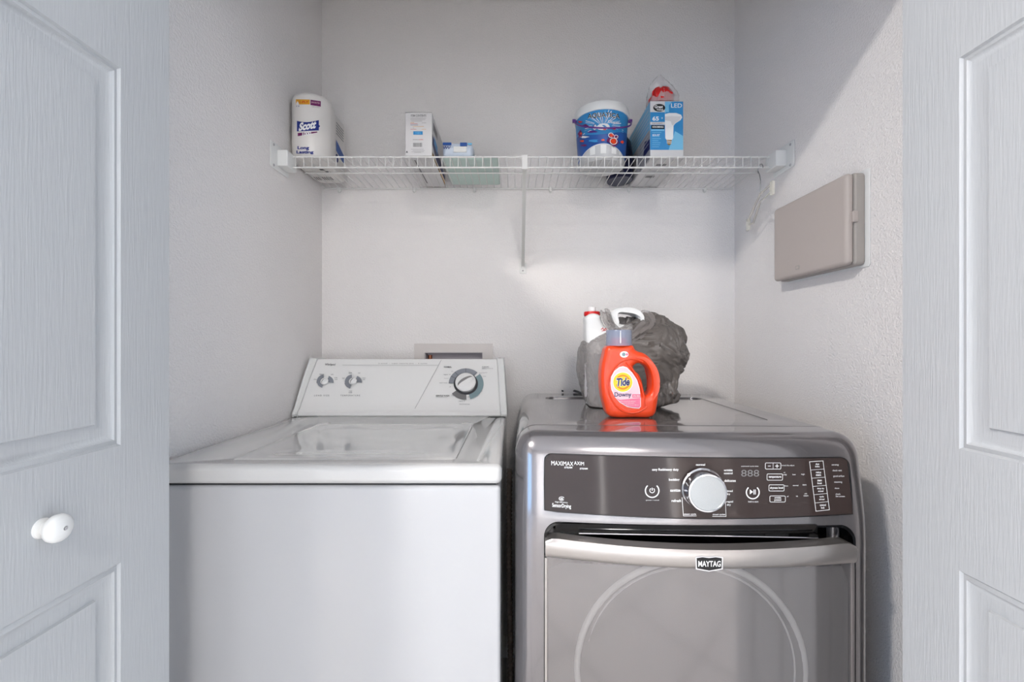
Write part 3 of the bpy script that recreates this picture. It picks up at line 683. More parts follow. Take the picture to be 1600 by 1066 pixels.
b.rbox((bx_-.009, SY0-.003, DK-.042), (bx_+.009, SY0+.008, DK+.002), .002, 'wire', 3)
b.build('support_brace', shf)
for px in (531, 648, 742, 860, 982, 1100):
    x = (px-CX)/424; b = MB(); b.rbox((x-.006, YB-.012, DK-.014), (x+.006, YB, DK+.001), .0025, 'wire', 3); b.lathe([(0, 0), (.005, 0), (.004, .004), (0, .005)], (x, YB-.006, DK-.014), 'wire', 12, (0, 0, -1), capa=False, capb=False); b.build('wall_clip', shf)

# ================================================================ TOILET PAPER PACK
zb = DK+.0005
tp_ = empty('toilet_paper_pack', (-.644, 1.51, zb), 'tall white film-wrapped toilet paper pack with blue logo, at the shelf left end', 'toilet paper')
rc = .060; cxp, cyp = -.6435, 1.432; H = .206
ol = []
for k in range(25): a = PI+PI*k/24; ol.append((cxp+rc*math.cos(a), cyp+rc*math.sin(a)))
ol += [(-.5875, 1.47), (-.598, 1.50), (-.598, 1.58), (-.604, 1.60), (-.62, 1.61), (-.68, 1.61), (-.697, 1.60), (-.7035, 1.58), (-.7035, 1.47)]
b = MB(); rings = []
for t in range(7): a = t/6*PI/2; rings.append((.018*(1-math.cos(a)), H-.018+.018*math.sin(a)) if 0 else (.012*(1-math.sin(a)), .012*(1-math.cos(a))))
rings += [(0, H*.25), (0, H*.5), (0, H*.75)]
for t in range(8): a = t/7*PI/2; rings.append((.022*(1-math.cos(a)), H-.022+.022*math.sin(a)))
ctr = Vector((cxp, 1.50))
vs = []
for ins, z in rings:
    for (x, y) in ol:
        v = Vector((x, y))-(Vector((cxp, cyp)) if y < 1.45 else Vector((-.648, 1.52))); L = v.length; v = v*(max(0, L-ins)/L); base = (Vector((cxp, cyp)) if y < 1.45 else Vector((-.648, 1.52)))
        vs.append((base.x+v.x, base.y+v.y, zb+z))
n = len(ol); fs = [(i*n+k, i*n+(k+1) % n, (i+1)*n+(k+1) % n, (i+1)*n+k) for i in range(len(rings)-1) for k in range(n)]
fs += [tuple(range(n))[::-1], tuple((len(rings)-1)*n+k for k in range(n))]
b.add(vs, fs, 'wrap', True); b.build('wrapper', tp_)
def cyl_surf(xc, yc, rad):
    """rad(z) radius; nearest side seen from the camera"""
    def s(px, py, off=0):
        Y = yc-.05
        for _ in range(30):
            X = (px-CX)*Y/F; Z = CZ+(CY-py)*Y/F; r = rad(Z); dx = max(-.995*r, min(.995*r, X-xc)); Yn = yc-math.sqrt(r*r-dx*dx); Y = .5*Y+.5*Yn
        X = xc+dx; p = Vector((X, Yn, Z)); nrm = Vector((dx, Yn-yc, 0)).normalized(); return p+nrm*off
    return s
ss = cyl_surf(cxp, cyp, lambda z: rc)
def s1(x, y, off=0): return ss(420+x/5.921, 130+y/5.921, off+.0004)
b = MB()
quad(b, (252, 152, 378, 194), s1, 'gold', .0003, 6)
def band2(mb, x0, x1, yt, yb, sk, m, off):
    mb.grid(lambda u, v: s1(x0+(x1-x0)*u, yb+(yt-yb)*v+sk*u, off), 6, 2, m, False)
b = MB()
band2(b, 252, 380, 150, 196, 2, 'gold', .0003); band2(b, 386, 480, 154, 204, 14, 'purpleband', .0003)
text(b, '1-PLY', (288, 166, 368, 186), s1, 'red', .0008, bold=.02); text(b, 'UNSCENTED', (392, 170, 470, 184), s1, 'pinkw', .0008, rise=-10); text(b, '1000 sheets', (395, 214, 470, 222), s1, 'ink_g', .0006, rise=-8)
shape(b, [(256, 190), (268, 168), (282, 190), (278, 204), (262, 206)], s1, 'ink_w', .0009); text(b, '12', (258, 208, 286, 220), s1, 'ink_b', .0006)
lg = [(262, 440), (270, 372), (292, 352), (312, 362), (350, 376), (400, 352), (440, 350), (446, 368), (474, 398), (460, 420), (440, 448), (400, 444), (340, 440), (300, 448)]
b.grid(lambda u, v: s1(262+u*200, 350+98*v+12*math.sin(PI*u*1.2)*(1-v)-(10*u*v), .0004), 10, 3, 'ink_b', False)
shape(b, [(440, 362), (474, 398), (446, 432)], s1, 'ink_b', .0004)
b.grid(lambda u, v: s1(270+u*178, 462+30*v-34*u*v-14*u*(1-v), .0004), 8, 2, 'purpleband', False)
text(b, 'Scott', (284, 368, 438, 448), s1, 'ink_w', .0010, bold=.05, shear=.2, rise=28)
text(b, '1000', (312, 458, 392, 492), s1, 'ink_w', .0010, bold=.03, rise=12)
text(b, 'Long', (268, 584, 374, 622), s1, 'ink_b', .0006, bold=.04); text(b, 'Lasting', (258, 624, 414, 660), s1, 'ink_b', .0006, bold=.04)
b.build('logo_print', tp_, 'blue and purple logo lettering on the front')
sd = plane_surf((-.598, 1.55, 1.8), (1, 0, 0)); b = MB()
def sP(y, z, off=0): return Vector((-.598+off, y, z))
b.poly([sP(1.505, zb+.075, .001), sP(1.575, zb+.055, .001), sP(1.575, zb+.085, .001), sP(1.505, zb+.112, .001)], 'blued')
b.add([sP(1.512+.012*math.cos(2*PI*k/16), zb+.052+.014*math.sin(2*PI*k/16), .001) for k in range(16)], [tuple(range(16))], 'navy', False)
for k in range(5): b.poly([sP(1.505, zb+.132+k*.009, .001), sP(1.57, zb+.132+k*.009, .001), sP(1.57, zb+.136+k*.009, .001), sP(1.505, zb+.136+k*.009, .001)], 'ink_f')
for k in range(9): x = -.69+k*.007; b.poly([(x, 1.54, zb-.0004), (x+.0035, 1.54, zb-.0004), (x+.0035, 1.57, zb-.0004), (x, 1.57, zb-.0004)], 'ink_k')
for k in range(3): b.poly([(-.655+.012*k, 1.45+k*.02, zb-.0004), (-.64+.012*k, 1.45+k*.02, zb-.0004), (-.635+.012*k, 1.462+k*.02, zb-.0004), (-.65+.012*k, 1.462+k*.02, zb-.0004)], 'ink_k')
b.build('side_print', tp_, 'blue print on the side')

# ================================================================ WHITE CARTON
def carton(name, x0, x1, y0, y1, z0, z1, label, body='card'):
    e = empty(name, ((x0+x1)/2, (y0+y1)/2, z0), label, 'box'); b = MB(); b.rbox((x0, y0, z0), (x1, y1, z1), .0012, body, 2); b.build('carton', e); return e
y0 = SY0+.004; x0, x1 = -.3315, -.250
z1 = zb+.131
ca = carton('trash_bag_box', x0, x1, y0, YB-.014, zb, z1, 'white printed carton with barcode end and blue side print, left part of shelf')
b = MB(); fsf = plane_surf((0, y0, 0), (0, 1, 0))
def s2(x, y, off=0): return fsf(620+x/5.921, 160+y/5.921, off)
text(b, 'ITEM CONTENTS', (130, 114, 272, 134), s2, 'ink_g', .0005, bold=.02)
for k, (a, c, mm) in enumerate(((128, 270, 'ink_f'), (128, 262, 'ink_f'), (135, 235, 'ink_f'), (128, 160, 'gold'), (232, 270, 'ink_f'), (128, 190, 'red'), (150, 250, 'gold'), (128, 195, 'ink_b'), (150, 160, 'ink_f'), (128, 180, 'red'), (232, 270, 'gold'))):
    yy = (148, 160, 173, 188, 190, 198, 224, 210, 238, 250, 250)[k]; pline(b, [(a, yy), (c, yy)], 3, s2, mm, .0004)
quad(b, (153, 268, 240, 300), s2, 'blue', .0004); text(b, 'TIES', (170, 277, 222, 292), s2, 'blue2', .0007)
pline(b, [(150, 345), (205, 345)], 3, s2, 'ink_g'); pline(b, [(208, 345), (242, 345)], 4, s2, 'red')
for k in range(16): x = 153+k*5.3; pline(b, [(x, 376), (x, 412)], 1.5+1.8*random.random(), s2, 'ink_k')
for yy, a, c in ((434, 132, 248), (446, 150, 258), (458, 135, 250), (463, 165, 225)): pline(b, [(a, yy), (c, yy)], 2.4, s2, 'ink_f')
shape(b, [(84, 466), (94, 448), (104, 466)], s2, 'ink_k')
pline(b, [(80, 94), (325, 94)], 3, s2, 'ink_g')
b.build('end_print', ca, 'printed end panel with barcode')
b = MB()
def sr(y, z, o=.0006): return Vector((x1+o, y, z))
def sq(mb, ya, za, yb_, zb_, m, o=.0006): mb.poly([sr(ya, za, o), sr(yb_, za, o), sr(yb_, zb_, o), sr(ya, zb_, o)], m)
b.poly([sr(y0+.001, zb+.035), sr(1.50, zb+.001), sr(1.62, zb+.001), sr(1.62, zb+.03), sr(y0+.001, zb+.068)], 'navy')
b.poly([sr(y0+.03, zb+.05, .001), sr(1.46, zb+.04, .001), sr(1.46, zb+.066, .001), sr(y0+.03, zb+.074, .001)], 'blue')
for k in range(6): sq(b, 1.39+k*.012, zb+.088, 1.398+k*.012, zb+.112, 'ink_g')
sq(b, y0+.001, zb+.001, 1.50, zb+.012, 'kraft', .0008); sq(b, 1.5, zb+.001, 1.62, zb+.016, 'gold', .0009)
b.build('side_print', ca, 'navy and blue printed side'); b = MB()
b.box((x0+.02, 1.40, zb-.0008), (x0+.024, 1.60, zb-.0002), 'ink_g'); b.box((x1-.03, 1.5, zb-.0008), (x1-.002, 1.503, zb-.0002), 'ink_g'); b.build('flap_seam', ca)

# ================================================================ SOFT PACKS
def pillow(a, bb, m, amp, seed, n=26):
    b = MB(); c = [(a[i]+bb[i])/2 for i in range(3)]; hx, hy, hz = [(bb[i]-a[i])/2 for i in range(3)]
    def fn(p):
        u = (p.x-c[0])/hx; v = (p.y-c[1])/hy; k = (1-abs(u)**6)*(1-abs(v)**6); z = c[2]+(p.z-c[2])*(.25+.75*k**.4 if k > 0 else .25)
        d = amp*noise.noise(Vector((p.x*38+seed, p.y*38, p.z*40)))*(1 if p.z > c[2]-hz*.5 else 0)
        e = amp*.8*noise.noise(Vector((p.x*25, p.y*25+seed, p.z*30)))
        return Vector((p.x+e, p.y+e, max(a[2], z+d-(0 if p.z > c[2] else (p.z-a[2]) if 0 else 0))))
    b.rbox(a, bb, (.012 if hx > .02 else hx*.5, .012, min(.006, hz*.8)), m, 4, (n, n, 3), fn=fn); return b
gp = solo(pillow((-.226, 1.395, zb), (-.05, 1.63, zb+.0125), 'green', .0022, 3), 'wipes_pack', 'flat pale green soft plastic pack lying on the wire shelf beside the carton', 'pack')
x_, y_ = gp.location.x, gp.location.y
bp_ = empty('tissue_pack', (-.18, 1.47, zb+.014), 'small blue and white film-wrapped pack on top of the flat green pack', 'pack')
b = pillow((-.226, 1.425, zb+.0145), (-.131, 1.53, zb+.069), 'bluefilm', .004, 9); b.build('wrapper', bp_)
b = MB(); fs_ = plane_surf((0, 1.4235, 0), (0, 1, 0))
def s3(x, y, off=0): return fs_(620+x/5.921, 160+y/5.921, off)
def pil(x0, y0, x1, y1, m, o): b.rbox((s3(x0, 0).x, 1.4225-o, s3(0, y1).z), (s3(x1, 0).x, 1.4265, s3(0, y0).z), .0008, m, 2, (6, 1, 4), fn=lambda p: Vector((p.x, p.y+.0012*noise.noise(p*60), p.z)))
pil(425, 372, 505, 396, 'blued', .0002); pil(585, 372, 650, 404, 'blued', .0002); pil(655, 376, 695, 392, 'blue2', .0002)
pline(b, [(432, 410), (440, 432), (452, 408), (460, 432), (474, 410), (482, 432), (496, 412)], 5, s3, 'ink_b', .0022); pil(525, 408, 645, 462, 'white', .0003)
b.build('front_print', bp_, 'blue print with a white patch')

# ================================================================ BUCKET
bc = (.287, 1.468); zt_b = DK+.180
def brad(z): return .0735+.0125*max(0, min(1, (z-zb)/.18))
bu = empty('bucket', (bc[0], bc[1], zb), 'round white lidded plastic bucket with blue sea-themed label and purple handle', 'bucket')
b = MB(); b.lathe([(0, zb+.001), (brad(zb)-.003, zb), (brad(zb), zb+.004)]+[(brad(zb+h), zb+h) for h in (.03, .06, .09, .12, .155)]+[(brad(zb+.155)-.0015, zb+.155), (brad(zb+.03)-.0015, zb+.006), (0, zb+.003)], (bc[0], bc[1], 0), 'cloudy', 56, capa=False, capb=False); b.build('tub', bu)
b = MB(); R1 = brad(zb+.16)
b.lathe([(R1-.001, zb+.150), (R1+.0035, zb+.150), (R1+.004, zb+.153), (R1+.0035, zb+.172), (R1+.001, zb+.178), (R1-.006, zb+.181), (R1-.012, zb+.178), (0, zb+.178)], (bc[0], bc[1], 0), 'white', 56, capa=False, capb=False); b.build('bucket_lid', bu)
bs = cyl_surf(bc[0], bc[1], lambda z: brad(z)+.0006)
def s4(x, y, off=0): return bs(880+x/5.329, 100+y/5.329, off)
b = MB()
def wr(mb, a0, a1, z0, z1, m, off, n=40):
    """patch on the tub between angles (0 = towards the camera, + right)"""
    def f(u, v):
        a = a0+(a1-a0)*u; z = (z0(a) if callable(z0) else z0)*(1-v)+(z1(a) if callable(z1) else z1)*v; r = brad(z)+off
        return Vector((bc[0]+r*math.sin(a), bc[1]-r*math.cos(a), z))
    mb.grid(f, n, 4, m, False)
lowz = lambda a: zb+.012+.036*max(0, math.cos((a+.18)*1.25))
wr(b, -1.75, 1.75, lowz, zb+.150, 'blue', .0007); wr(b, -1.75, 1.75, lowz, lambda a: zb+.088-.012*math.cos((a+.18)*2), 'blued', .0010)
wr(b, -1.75, 1.75, lambda a: lowz(a)-.002, lowz, 'white', .0012, 40)
def P_(a, z, off): r = brad(z)+off; return Vector((bc[0]+r*math.sin(a), bc[1]-r*math.cos(a), z))
ac, zc = -.13, zb+.098
for k in range(26):
    t = R(-8+k*7.8+random.uniform(-2, 2)); L = random.uniform(.036, .052); w_ = R(random.uniform(.9, 1.9))
    f = lambda tt, rr: P_(ac+rr*1.5*math.cos(tt)/.085, min(zb+.149, zc+rr*math.sin(tt)), .0016)
    b.add([f(t, .004), f(t-w_, L*.6), f(t-w_*.8, L), f(t+w_*.8, L), f(t+w_, L*.6)], [(0, 1, 2, 3, 4)], 'ink_w' if k % 3 else 'blue2', False)
b.add([P_(ac+.016*1.3*math.cos(2*PI*k/20)/.085, zc+.010*math.sin(2*PI*k/20), .0018) for k in range(20)], [tuple(range(20))], 'ink_w', False)
text(b, 'AQUATICA', (205, 420, 468, 468), s4, 'ink_w', .0024, bold=.05, arc=14); text(b, 'AQUATICA', (207, 421, 466, 467), s4, 'dark', .0030, bold=.01, arc=14)
text(b, 'Cleaner', (372, 470, 462, 492), s4, 'ink_w', .0022, bold=.01, rise=-12)
def blob(x, y, rx, ry, m, seed, o=.0020, k=9):
    b.add([s4(x+rx*(1+.35*math.sin(seed+t*2.7))*math.cos(2*PI*t/k), y+ry*(1+.35*math.cos(seed*2+t*1.9))*math.sin(2*PI*t/k), o) for t in range(k)], [tuple(range(k))], m, False)
for q in ((150, 485, 16, 9, 'red', 1), (185, 520, 26, 16, 'purpleband', 2), (270, 535, 16, 20, 'ink_w', 3), (262, 520, 8, 8, 'purple', 9), (345, 548, 14, 8, 'orange', 4), (415, 540, 17, 12, 'orange', 5), (150, 590, 16, 30, 'purpleband', 6), (158, 582, 8, 12, 'orange', 8), (185, 612, 34, 8, 'ink_w', 7),
          (250, 570, 40, 8, 'purple', 3), (180, 682, 22, 10, 'purpleband', 2), (165, 645, 18, 8, 'orange', 5), (330, 640, 14, 8, 'orange', 6), (410, 635, 48, 46, 'purpleband', 4.4), (480, 655, 12, 14, 'orange', 2), (255, 645, 40, 12, 'blue', 5), (400, 600, 20, 12, 'orange', 1), (412, 648, 26, 24, 'orange', 5)):
    blob(*q, o=.0018+.00005*q[1]/10)
ring(b, (392, 600), 16, 21, s4, 'ink_w', 0, 300, .0056, 20); ring(b, (412, 650), 24, 29, s4, 'ink_w', 0, 360, .0056, 24); ring(b, (432, 612), 12, 16, s4, 'ink_w', 0, 360, .0056, 20)
for k, a in enumerate((-.55, -.1, .35, .75)): wr(b, a-.13, a+.10, zb+.018, lambda a_: lowz(a_)-.003, 'white', .0009, 5)
b.build('printed_label', bu, 'blue label with white rays, lettering and small sea motifs')
b = MB(); hp = []
rh = R1+.007
for k in range(33):
    u = k/32; a = -1.45+2.9*u; z = zb+.150-.066*math.sin(PI*u)**.9; r = rh+.010*math.sin(PI*u); hp.append((bc[0]+r*math.sin(a), bc[1]-r*math.cos(a), z))
b.tube(hp, .0026, 'purple', 8)
for s in (-1, 1): b.tube([(bc[0]+s*(R1-.001), bc[1]-.011, zb+.150), (bc[0]+s*(R1+.012), bc[1]-.011, zb+.150)], .006, 'purple', 12)
b.build('handle', bu, 'purple bail handle hanging in front')
# navy packet inside the bucket, navy pouch behind
b = MB(); b.rbox((.245, 1.43, zb+.004), (.30, 1.47, zb+.03), .006, 'navyd', 3, 3, fn=lambda p: Matrix.Rotation(R(38), 3, 'Z') @ (p-Vector((.2725, 1.45, zb)))+Vector((.278, 1.435, zb+.0005)))
solo(b, 'navy_packet', 'small dark navy packet inside the cloudy bottom of the bucket', 'packet')
b = MB()
prf = [(.0, 0), (.052, 0), (.056, .004), (.0565, .05), (.0555, .09), (.046, .135), (.025, .158), (0, .162)]
b.lathe([(r, zb+z) for r, z in prf], (0, 0, 0), 'navyd', 32, capa=False, capb=False, fn=lambda p: Vector((.3735+p.x*.80+.003*noise.noise(p*40), 1.585+p.y*.95+0*p.y*1.0+.003*noise.noise(p*33), p.z)))
solo(b, 'navy_pouch', 'rounded dark navy pouch standing behind the bucket, left of the bulb box', 'pouch')

# ================================================================ BULB BOX
lx0, lx1, ly0 = .4215, .5245, 1.386; lz1 = zb+.177
lb = carton('light_bulb_box', lx0, lx1, ly0, YB-.014, zb, lz1, 'tall blue and white light bulb box showing a reflector bulb, right on shelf')
fl = plane_surf((0, ly0, 0), (0, 1, 0))
def s5(x, y, off=0): return fl(880+x/5.329, 100+y/5.329, off)
# measured crop extents of the face: x 722..1000, y 312..745
b = MB()
quad(b, (724, 314, 998, 716), s5, 'blue', .0004); quad(b, (724, 314, 846, 402), s5, 'card', .0006); quad(b, (846, 330, 880, 402), s5, 'blue2', .0006)
shape(b, [(846, 316), (905, 316), (880, 345), (846, 420)], s5, 'blue2', .0007)
b.add([s5(799+50*math.cos(2*PI*k/28), 366+32*math.sin(2*PI*k/28), .0009) for k in range(28)], [tuple(range(28))], 'dark', False)
text(b, 'Great', (760, 345, 830, 370), s5, 'ink_w', .0012, bold=.03, shear=.15); text(b, 'Value', (775, 372, 832, 390), s5, 'ink_w', .0012, bold=.02)
text(b, 'LED', (897, 330, 988, 365), s5, 'ink_w', .0010, bold=.01); quad(b, (724, 405, 844, 482), s5, 'blued' if 0 else 'blue', .0006); text(b, '65', (742, 438, 796, 474), s5, 'ink_w', .0010, bold=.03); text(b, '+', (816, 444, 830, 460), s5, 'ink_w', .0010)
quad(b, (724, 484, 846, 508), s5, 'card', .0008); text(b, 'DAYLIGHT', (742, 490, 826, 503), s5, 'ink_g', .0012); quad(b, (732, 511, 842, 542), s5, 'dark', .0008); text(b, 'NON-DIMMABLE', (742, 518, 834, 534), s5, 'ink_w', .0012, bold=.02)
quad(b, (732, 546, 842, 558), s5, 'blue2', .0008)
for k, (a, c) in enumerate(((742, 815), (742, 806), (742, 800), (742, 812), (742, 790), (742, 808), (742, 802), (742, 795))):
    if k == 1: text(b, '$26.87', (742, 586, 804, 602), s5, 'ink_w', .0010, bold=.02)
    else: pline(b, [(a, 572+k*17), (c, 572+k*17)], 4, s5, 'blue2', .0009)
shape(b, [(930, 560), (998, 600), (998, 716), (880, 716)], s5, 'blue2', .0005)
for k in range(5): pline(b, [(900, 640), (880+k*26, 712)], 2.5, s5, 'blue2', .0008)
bulb = [(846, 418), (880, 410), (940, 410), (980, 424), (990, 446), (975, 470), (935, 495), (918, 515), (914, 620), (905, 634), (860, 634), (850, 620), (846, 500)]
shape(b, bulb, s5, 'ink_w', .0011); shape(b, [(846, 440), (900, 436), (980, 440), (968, 470), (930, 493), (916, 512), (905, 512), (895, 480), (846, 470)], s5, 'card', .0014)
shape(b, [(860, 634), (902, 634), (898, 668), (880, 680), (866, 670)], s5, 'kraft', .0013); pline(b, [(862, 644), (900, 650)], 5, s5, 'ink_w', .0016); pline(b, [(862, 658), (899, 662)], 5, s5, 'ink_w', .0016)
b.build('front_print', lb, 'blue panel with a white bulb picture and lettering')
b = MB()
def sl(y, z, o=.0006): return Vector((lx0-o, y, z))
def slq(ya, za, yb_, zb_, m, o=.0006): b.poly([sl(ya, za, o), sl(yb_, za, o), sl(yb_, zb_, o), sl(ya, zb_, o)], m)
slq(ly0+.001, zb+.09, YB-.016, lz1-.001, 'blue2'); slq(ly0+.001, zb+.001, 1.5, zb+.09, 'cardgrey')
b.poly([sl(ly0+.002, zb+.03, .001), sl(1.46, zb+.03, .001), sl(1.44, zb+.075, .001), sl(ly0+.002, zb+.06, .001)], 'navy')
for k in range(9): slq(1.40, zb+.05+k*.013, 1.60, zb+.0525+k*.013, 'card', .0012)
b.build('side_print', lb, 'pale blue and grey printed side')
b = MB()
for k in range(8): x = lx0+.03+k*.004; b.box((x, 1.53, zb-.0006), (x+.002, 1.548, zb-.0002), 'ink_k'); b.box((x+.006, 1.43, zb-.0006), (x+.008, 1.444, zb-.0002), 'ink_k')
b.build('base_print', lb)

# clear bag with a red packet on top of the bulb box
b = MB()
def crum(mb, rings, m, amp, freq, seed, n=40, sx=1, sy=1):
    vs = []; N = len(rings)
    for i, (cx_, cy_, z, rx, ry) in enumerate(rings):
        for k in range(n):
            a = 2*PI*k/n; ca, sa = math.cos(a), math.sin(a); q = Vector((ca*2.2, sa*2.2, z*freq+seed))
            d = 1+amp*(noise.noise(q)*1.0+.7*abs(noise.noise(q*2.3+Vector((7, 3, 1))))-.2)
            vs.append((cx_+rx*abs(ca)**.8*(1 if ca > 0 else -1)*d, cy_+ry*abs(sa)**.8*(1 if sa > 0 else -1)*d, z+amp*.012*noise.noise(q*1.7)*(0 if i == 0 else 1)))
    fs = [(i*n+k, i*n+(k+1) % n, (i+1)*n+(k+1) % n, (i+1)*n+k) for i in range(N-1) for k in range(n)]+[tuple(range(n))[::-1], tuple((N-1)*n+k for k in range(n))]
    mb.add(vs, fs, m, True)
rg = []; cz = lz1+.0035
for i in range(22):
    t = i/21; ww = .050*(1-.15*t) if t < .35 else .048*max(.10, (1-((t-.35)/.65)**1.6*.9)); rg.append((.472+.006*math.sin(t*5), 1.44, cz+.104*t, ww, .050*(1-.75*t)))
crum(b, rg, 'clear', .16, 30, 2, 44)
solo(b, 'clear_plastic_bag', 'crumpled clear plastic bag holding a red bundle, on top of the bulb box', 'bag')
b = MB(); rg = [(.470, 1.424, cz+.002+.061*i/12, .037*math.sqrt(max(.02, 1-(i/12)**3)), .026*math.sqrt(max(.02, 1-(i/12)**3))) for i in range(13)]
crum(b, rg, 'red', .28, 60, 5, 36)
for k in range(4): b.tube([(.470+.033*math.cos(R(200+k*35))*(1-t*.6), 1.424+.030*math.sin(R(200+k*35))*(1-t*.3), cz+.006+t*.040) for t in (0, .25, .5, .75, 1)], .0011, 'clear', 6)
solo(b, 'red_bundle', 'small crinkled red bundle inside the clear plastic bag', 'bundle')

# ================================================================ HANGER
hx, hz = .745, CZ+.425
nr = Vector((.7335, 1.262, CZ+.448)); fr_ = Vector((.768, 1.462, CZ+.39)); mid = Vector((.750, 1.354, CZ+.462))
hg = empty('clothes_hanger', (.75, 1.365, CZ+.40), 'clear plastic clothes hanger with metal hook hanging at the shelf right end', 'hanger')
b = MB()
nb = Vector((.7335, 1.262, CZ+.432)); fb = Vector((.772, 1.475, CZ+.393))
nb = Vector((.728, 1.262, CZ+.452)); md_ = Vector((.748, 1.36, CZ+.455)); fb = Vector((.770, 1.472, CZ+.405))
b.tube([nb+(md_-nb)*t for t in (0, .5, 1)]+[md_+(fb-md_)*t for t in (.25, .5, .75, 1)], .0065, 'acrylic', 10, flat=.5)
lo = Vector((0, 0, -.030))
b.tube([nb, nb+Vector((0, .006, -.02)), nb+lo+Vector((.001, .03, .004)), md_+lo*.8, fb+lo*.6+Vector((0, -.03, 0)), fb+Vector((0, -.004, -.014)), fb], .0045, 'acrylic', 8, flat=.6)
for p in (nb, fb): b.rbox(p+Vector((-.004, -.009, -.034)), p+Vector((.004, .009, .006)), .003, 'acrylic', 3)
b.build('hanger_body', hg)
b = MB(); top = DK-.036+.003
hk = [md_+Vector((0, 0, .004)), Vector((.7475, 1.358, CZ+.495)), Vector((.749, 1.366, CZ+.515)), Vector((.750, 1.376, CZ+.53))]
for k in range(10): a = R(-30+k*24); hk.append(Vector((.750, 1.3635+.0145*math.cos(a), top-.009+.0145*math.sin(a))))
b.tube(hk, .0012, 'steel', 8); b.build('hook', hg, 'steel wire hook')

# ================================================================ WALL PANEL BOX
bx = empty('panel_box', (XR, 1.18, CZ+.18), 'beige plastic wiring enclosure box mounted on the right closet wall', 'box')
Y0, Y1, Z0, Z1 = 1.033, 1.328, CZ+.182, CZ+.396; XF = .768
b = MB(); b.rbox((XR-.0035, Y0-.012, Z0-.005), (XR, Y1+.004, Z1+.006), (.001, .006, .006), 'white', 3); b.build('back_plate', bx, 'white back plate')
b = MB(); b.rbox((XF+.018, Y0-.001, Z0), (XR-.003, Y1, Z1), (.004, .010, .010), 'beigeside', 4); b.build('housing', bx)
b = MB(); b.rbox((XF, Y0+.001, Z0+.001), (XF+.019, Y1, Z1-.001), (.008, .012, .010), 'beige', 5); cv = b.build('cover', bx)
b = MB(); b.rbox((XF+.012, Y0-.0035, CZ+.28), (XF+.024, Y0+.003, CZ+.306), .002, 'beige', 3); b.build('latch', cv)
b = MB(); ms = rrect(1.205, CZ+.2005, 1.222, CZ+.2115, .0025)
b.prism([(XF-.0006, y, z) for y, z in ms], (.0012, 0, 0), 'beigeside')
b.prism([(XF-.0010, y, z) for y, z in rrect(1.208, CZ+.2030, 1.219, CZ+.2090, .002)], (.0012, 0, 0), 'beige'); b.build('moulded_mark', cv)

# ================================================================ DETERGENT BOTTLE
DT = CZ-.1773                                        # dryer top
def dtopz(x, y): return DZ+.0008-.0035+.0003
TB = dtopz(0, 0); ty = 1.113; ty0 = 1.084
def k5(x, y, off=0, Y=ty0): p = at(880+x/5.332, 470+y/5.332, Y); return Vector((p.x, Y-off, p.z))
td = empty('detergent_bottle', (.28, ty, TB), 'bright orange laundry detergent bottle with smoky cap, standing on the dryer', 'bottle')
def curve_mesh(splines, extrude, bevel, bres=4):
    cu = bpy.data.curves.new('c', 'CURVE'); cu.dimensions = '2D'; cu.fill_mode = 'BOTH'; cu.extrude = extrude; cu.bevel_depth = bevel; cu.bevel_resolution = bres; cu.offset = -bevel; cu.resolution_u = 5
    for pts in splines:
        sp = cu.splines.new('BEZIER'); sp.bezier_points.add(len(pts)-1); sp.use_cyclic_u = True
        for bpnt, p in zip(sp.bezier_points, pts): bpnt.co = (p[0], p[1], 0); bpnt.handle_left_type = bpnt.handle_right_type = 'AUTO'
    o = bpy.data.objects.new('c', cu); C.objects.link(o); bpy.context.view_layer.update()
    me = bpy.data.meshes.new_from_object(o.evaluated_get(bpy.context.evaluated_depsgraph_get()))
    vs = [v.co.copy() for v in me.vertices]; fs = [tuple(p.vertices) for p in me.polygons]; bpy.data.objects.remove(o); bpy.data.curves.remove(cu); bpy.data.meshes.remove(me)
    return vs, fs
OUT = [(372, 372), (400, 364), (490, 362), (590, 364), (612, 400), (690, 432), (760, 500), (800, 600), (810, 680), (803, 790), (792, 870), (776, 935), (745, 962), (600, 968), (420, 966), (380, 945), (352, 870), (328, 760), (320, 650), (326, 540), (345, 450)]
HOL = [(592, 548), (612, 520), (650, 512), (700, 535), (738, 595), (750, 680), (738, 745), (700, 778), (682, 762), (672, 690), (645, 615)]
sc = ty0/F/5.332
def toplan(P): return [((x-565)*sc, (968-y)*sc) for x, y in P]
vs, fs = curve_mesh([toplan(OUT), toplan(HOL)], .018, .016, 5)
xb_ = k5(565, 968).x
b = MB()
b.add([Vector((xb_+v.x, ty0+.029-v.z*.85, max(TB, TB+v.y))) for v in vs], fs, 'orange', True); b.build('bottle_body', td)
def k5f(x, y, off=0): return Vector((xb_+(x-565)*sc, ty0-off, TB+(968-y)*sc))
b = MB()      # moulded contour ridges on the front
def rid(pts, r=.0022, closed=False):
    b.tube([k5f(x, y, -.0004) for x, y in pts], r, 'orange', 8, closed)
rid([(572+198*math.cos(R(a)), 700-225*math.sin(R(a))) for a in range(62, 318, 8)], .0022)
rid([(520, 505), (560, 540), (610, 605), (650, 690), (672, 780), (676, 880)], .0024)
b.build('contour_ridge', td)
b = MB()
LB = [(498, 535), (530, 545), (575, 590), (615, 650), (636, 720), (645, 800), (646, 870), (632, 888), (590, 886), (530, 874), (470, 838), (430, 792), (400, 730), (394, 680), (398, 625), (425, 575), (465, 543)]
def grow(P, s): cx_ = sum(p[0] for p in P)/len(P); cy_ = sum(p[1] for p in P)/len(P); return [(cx_+(x-cx_)*s, cy_+(y-cy_)*s) for x, y in P]
shape(b, LB, k5f, 'ink_w', .0008); shape(b, grow(LB, .95), k5f, 'pinkw', .0011)
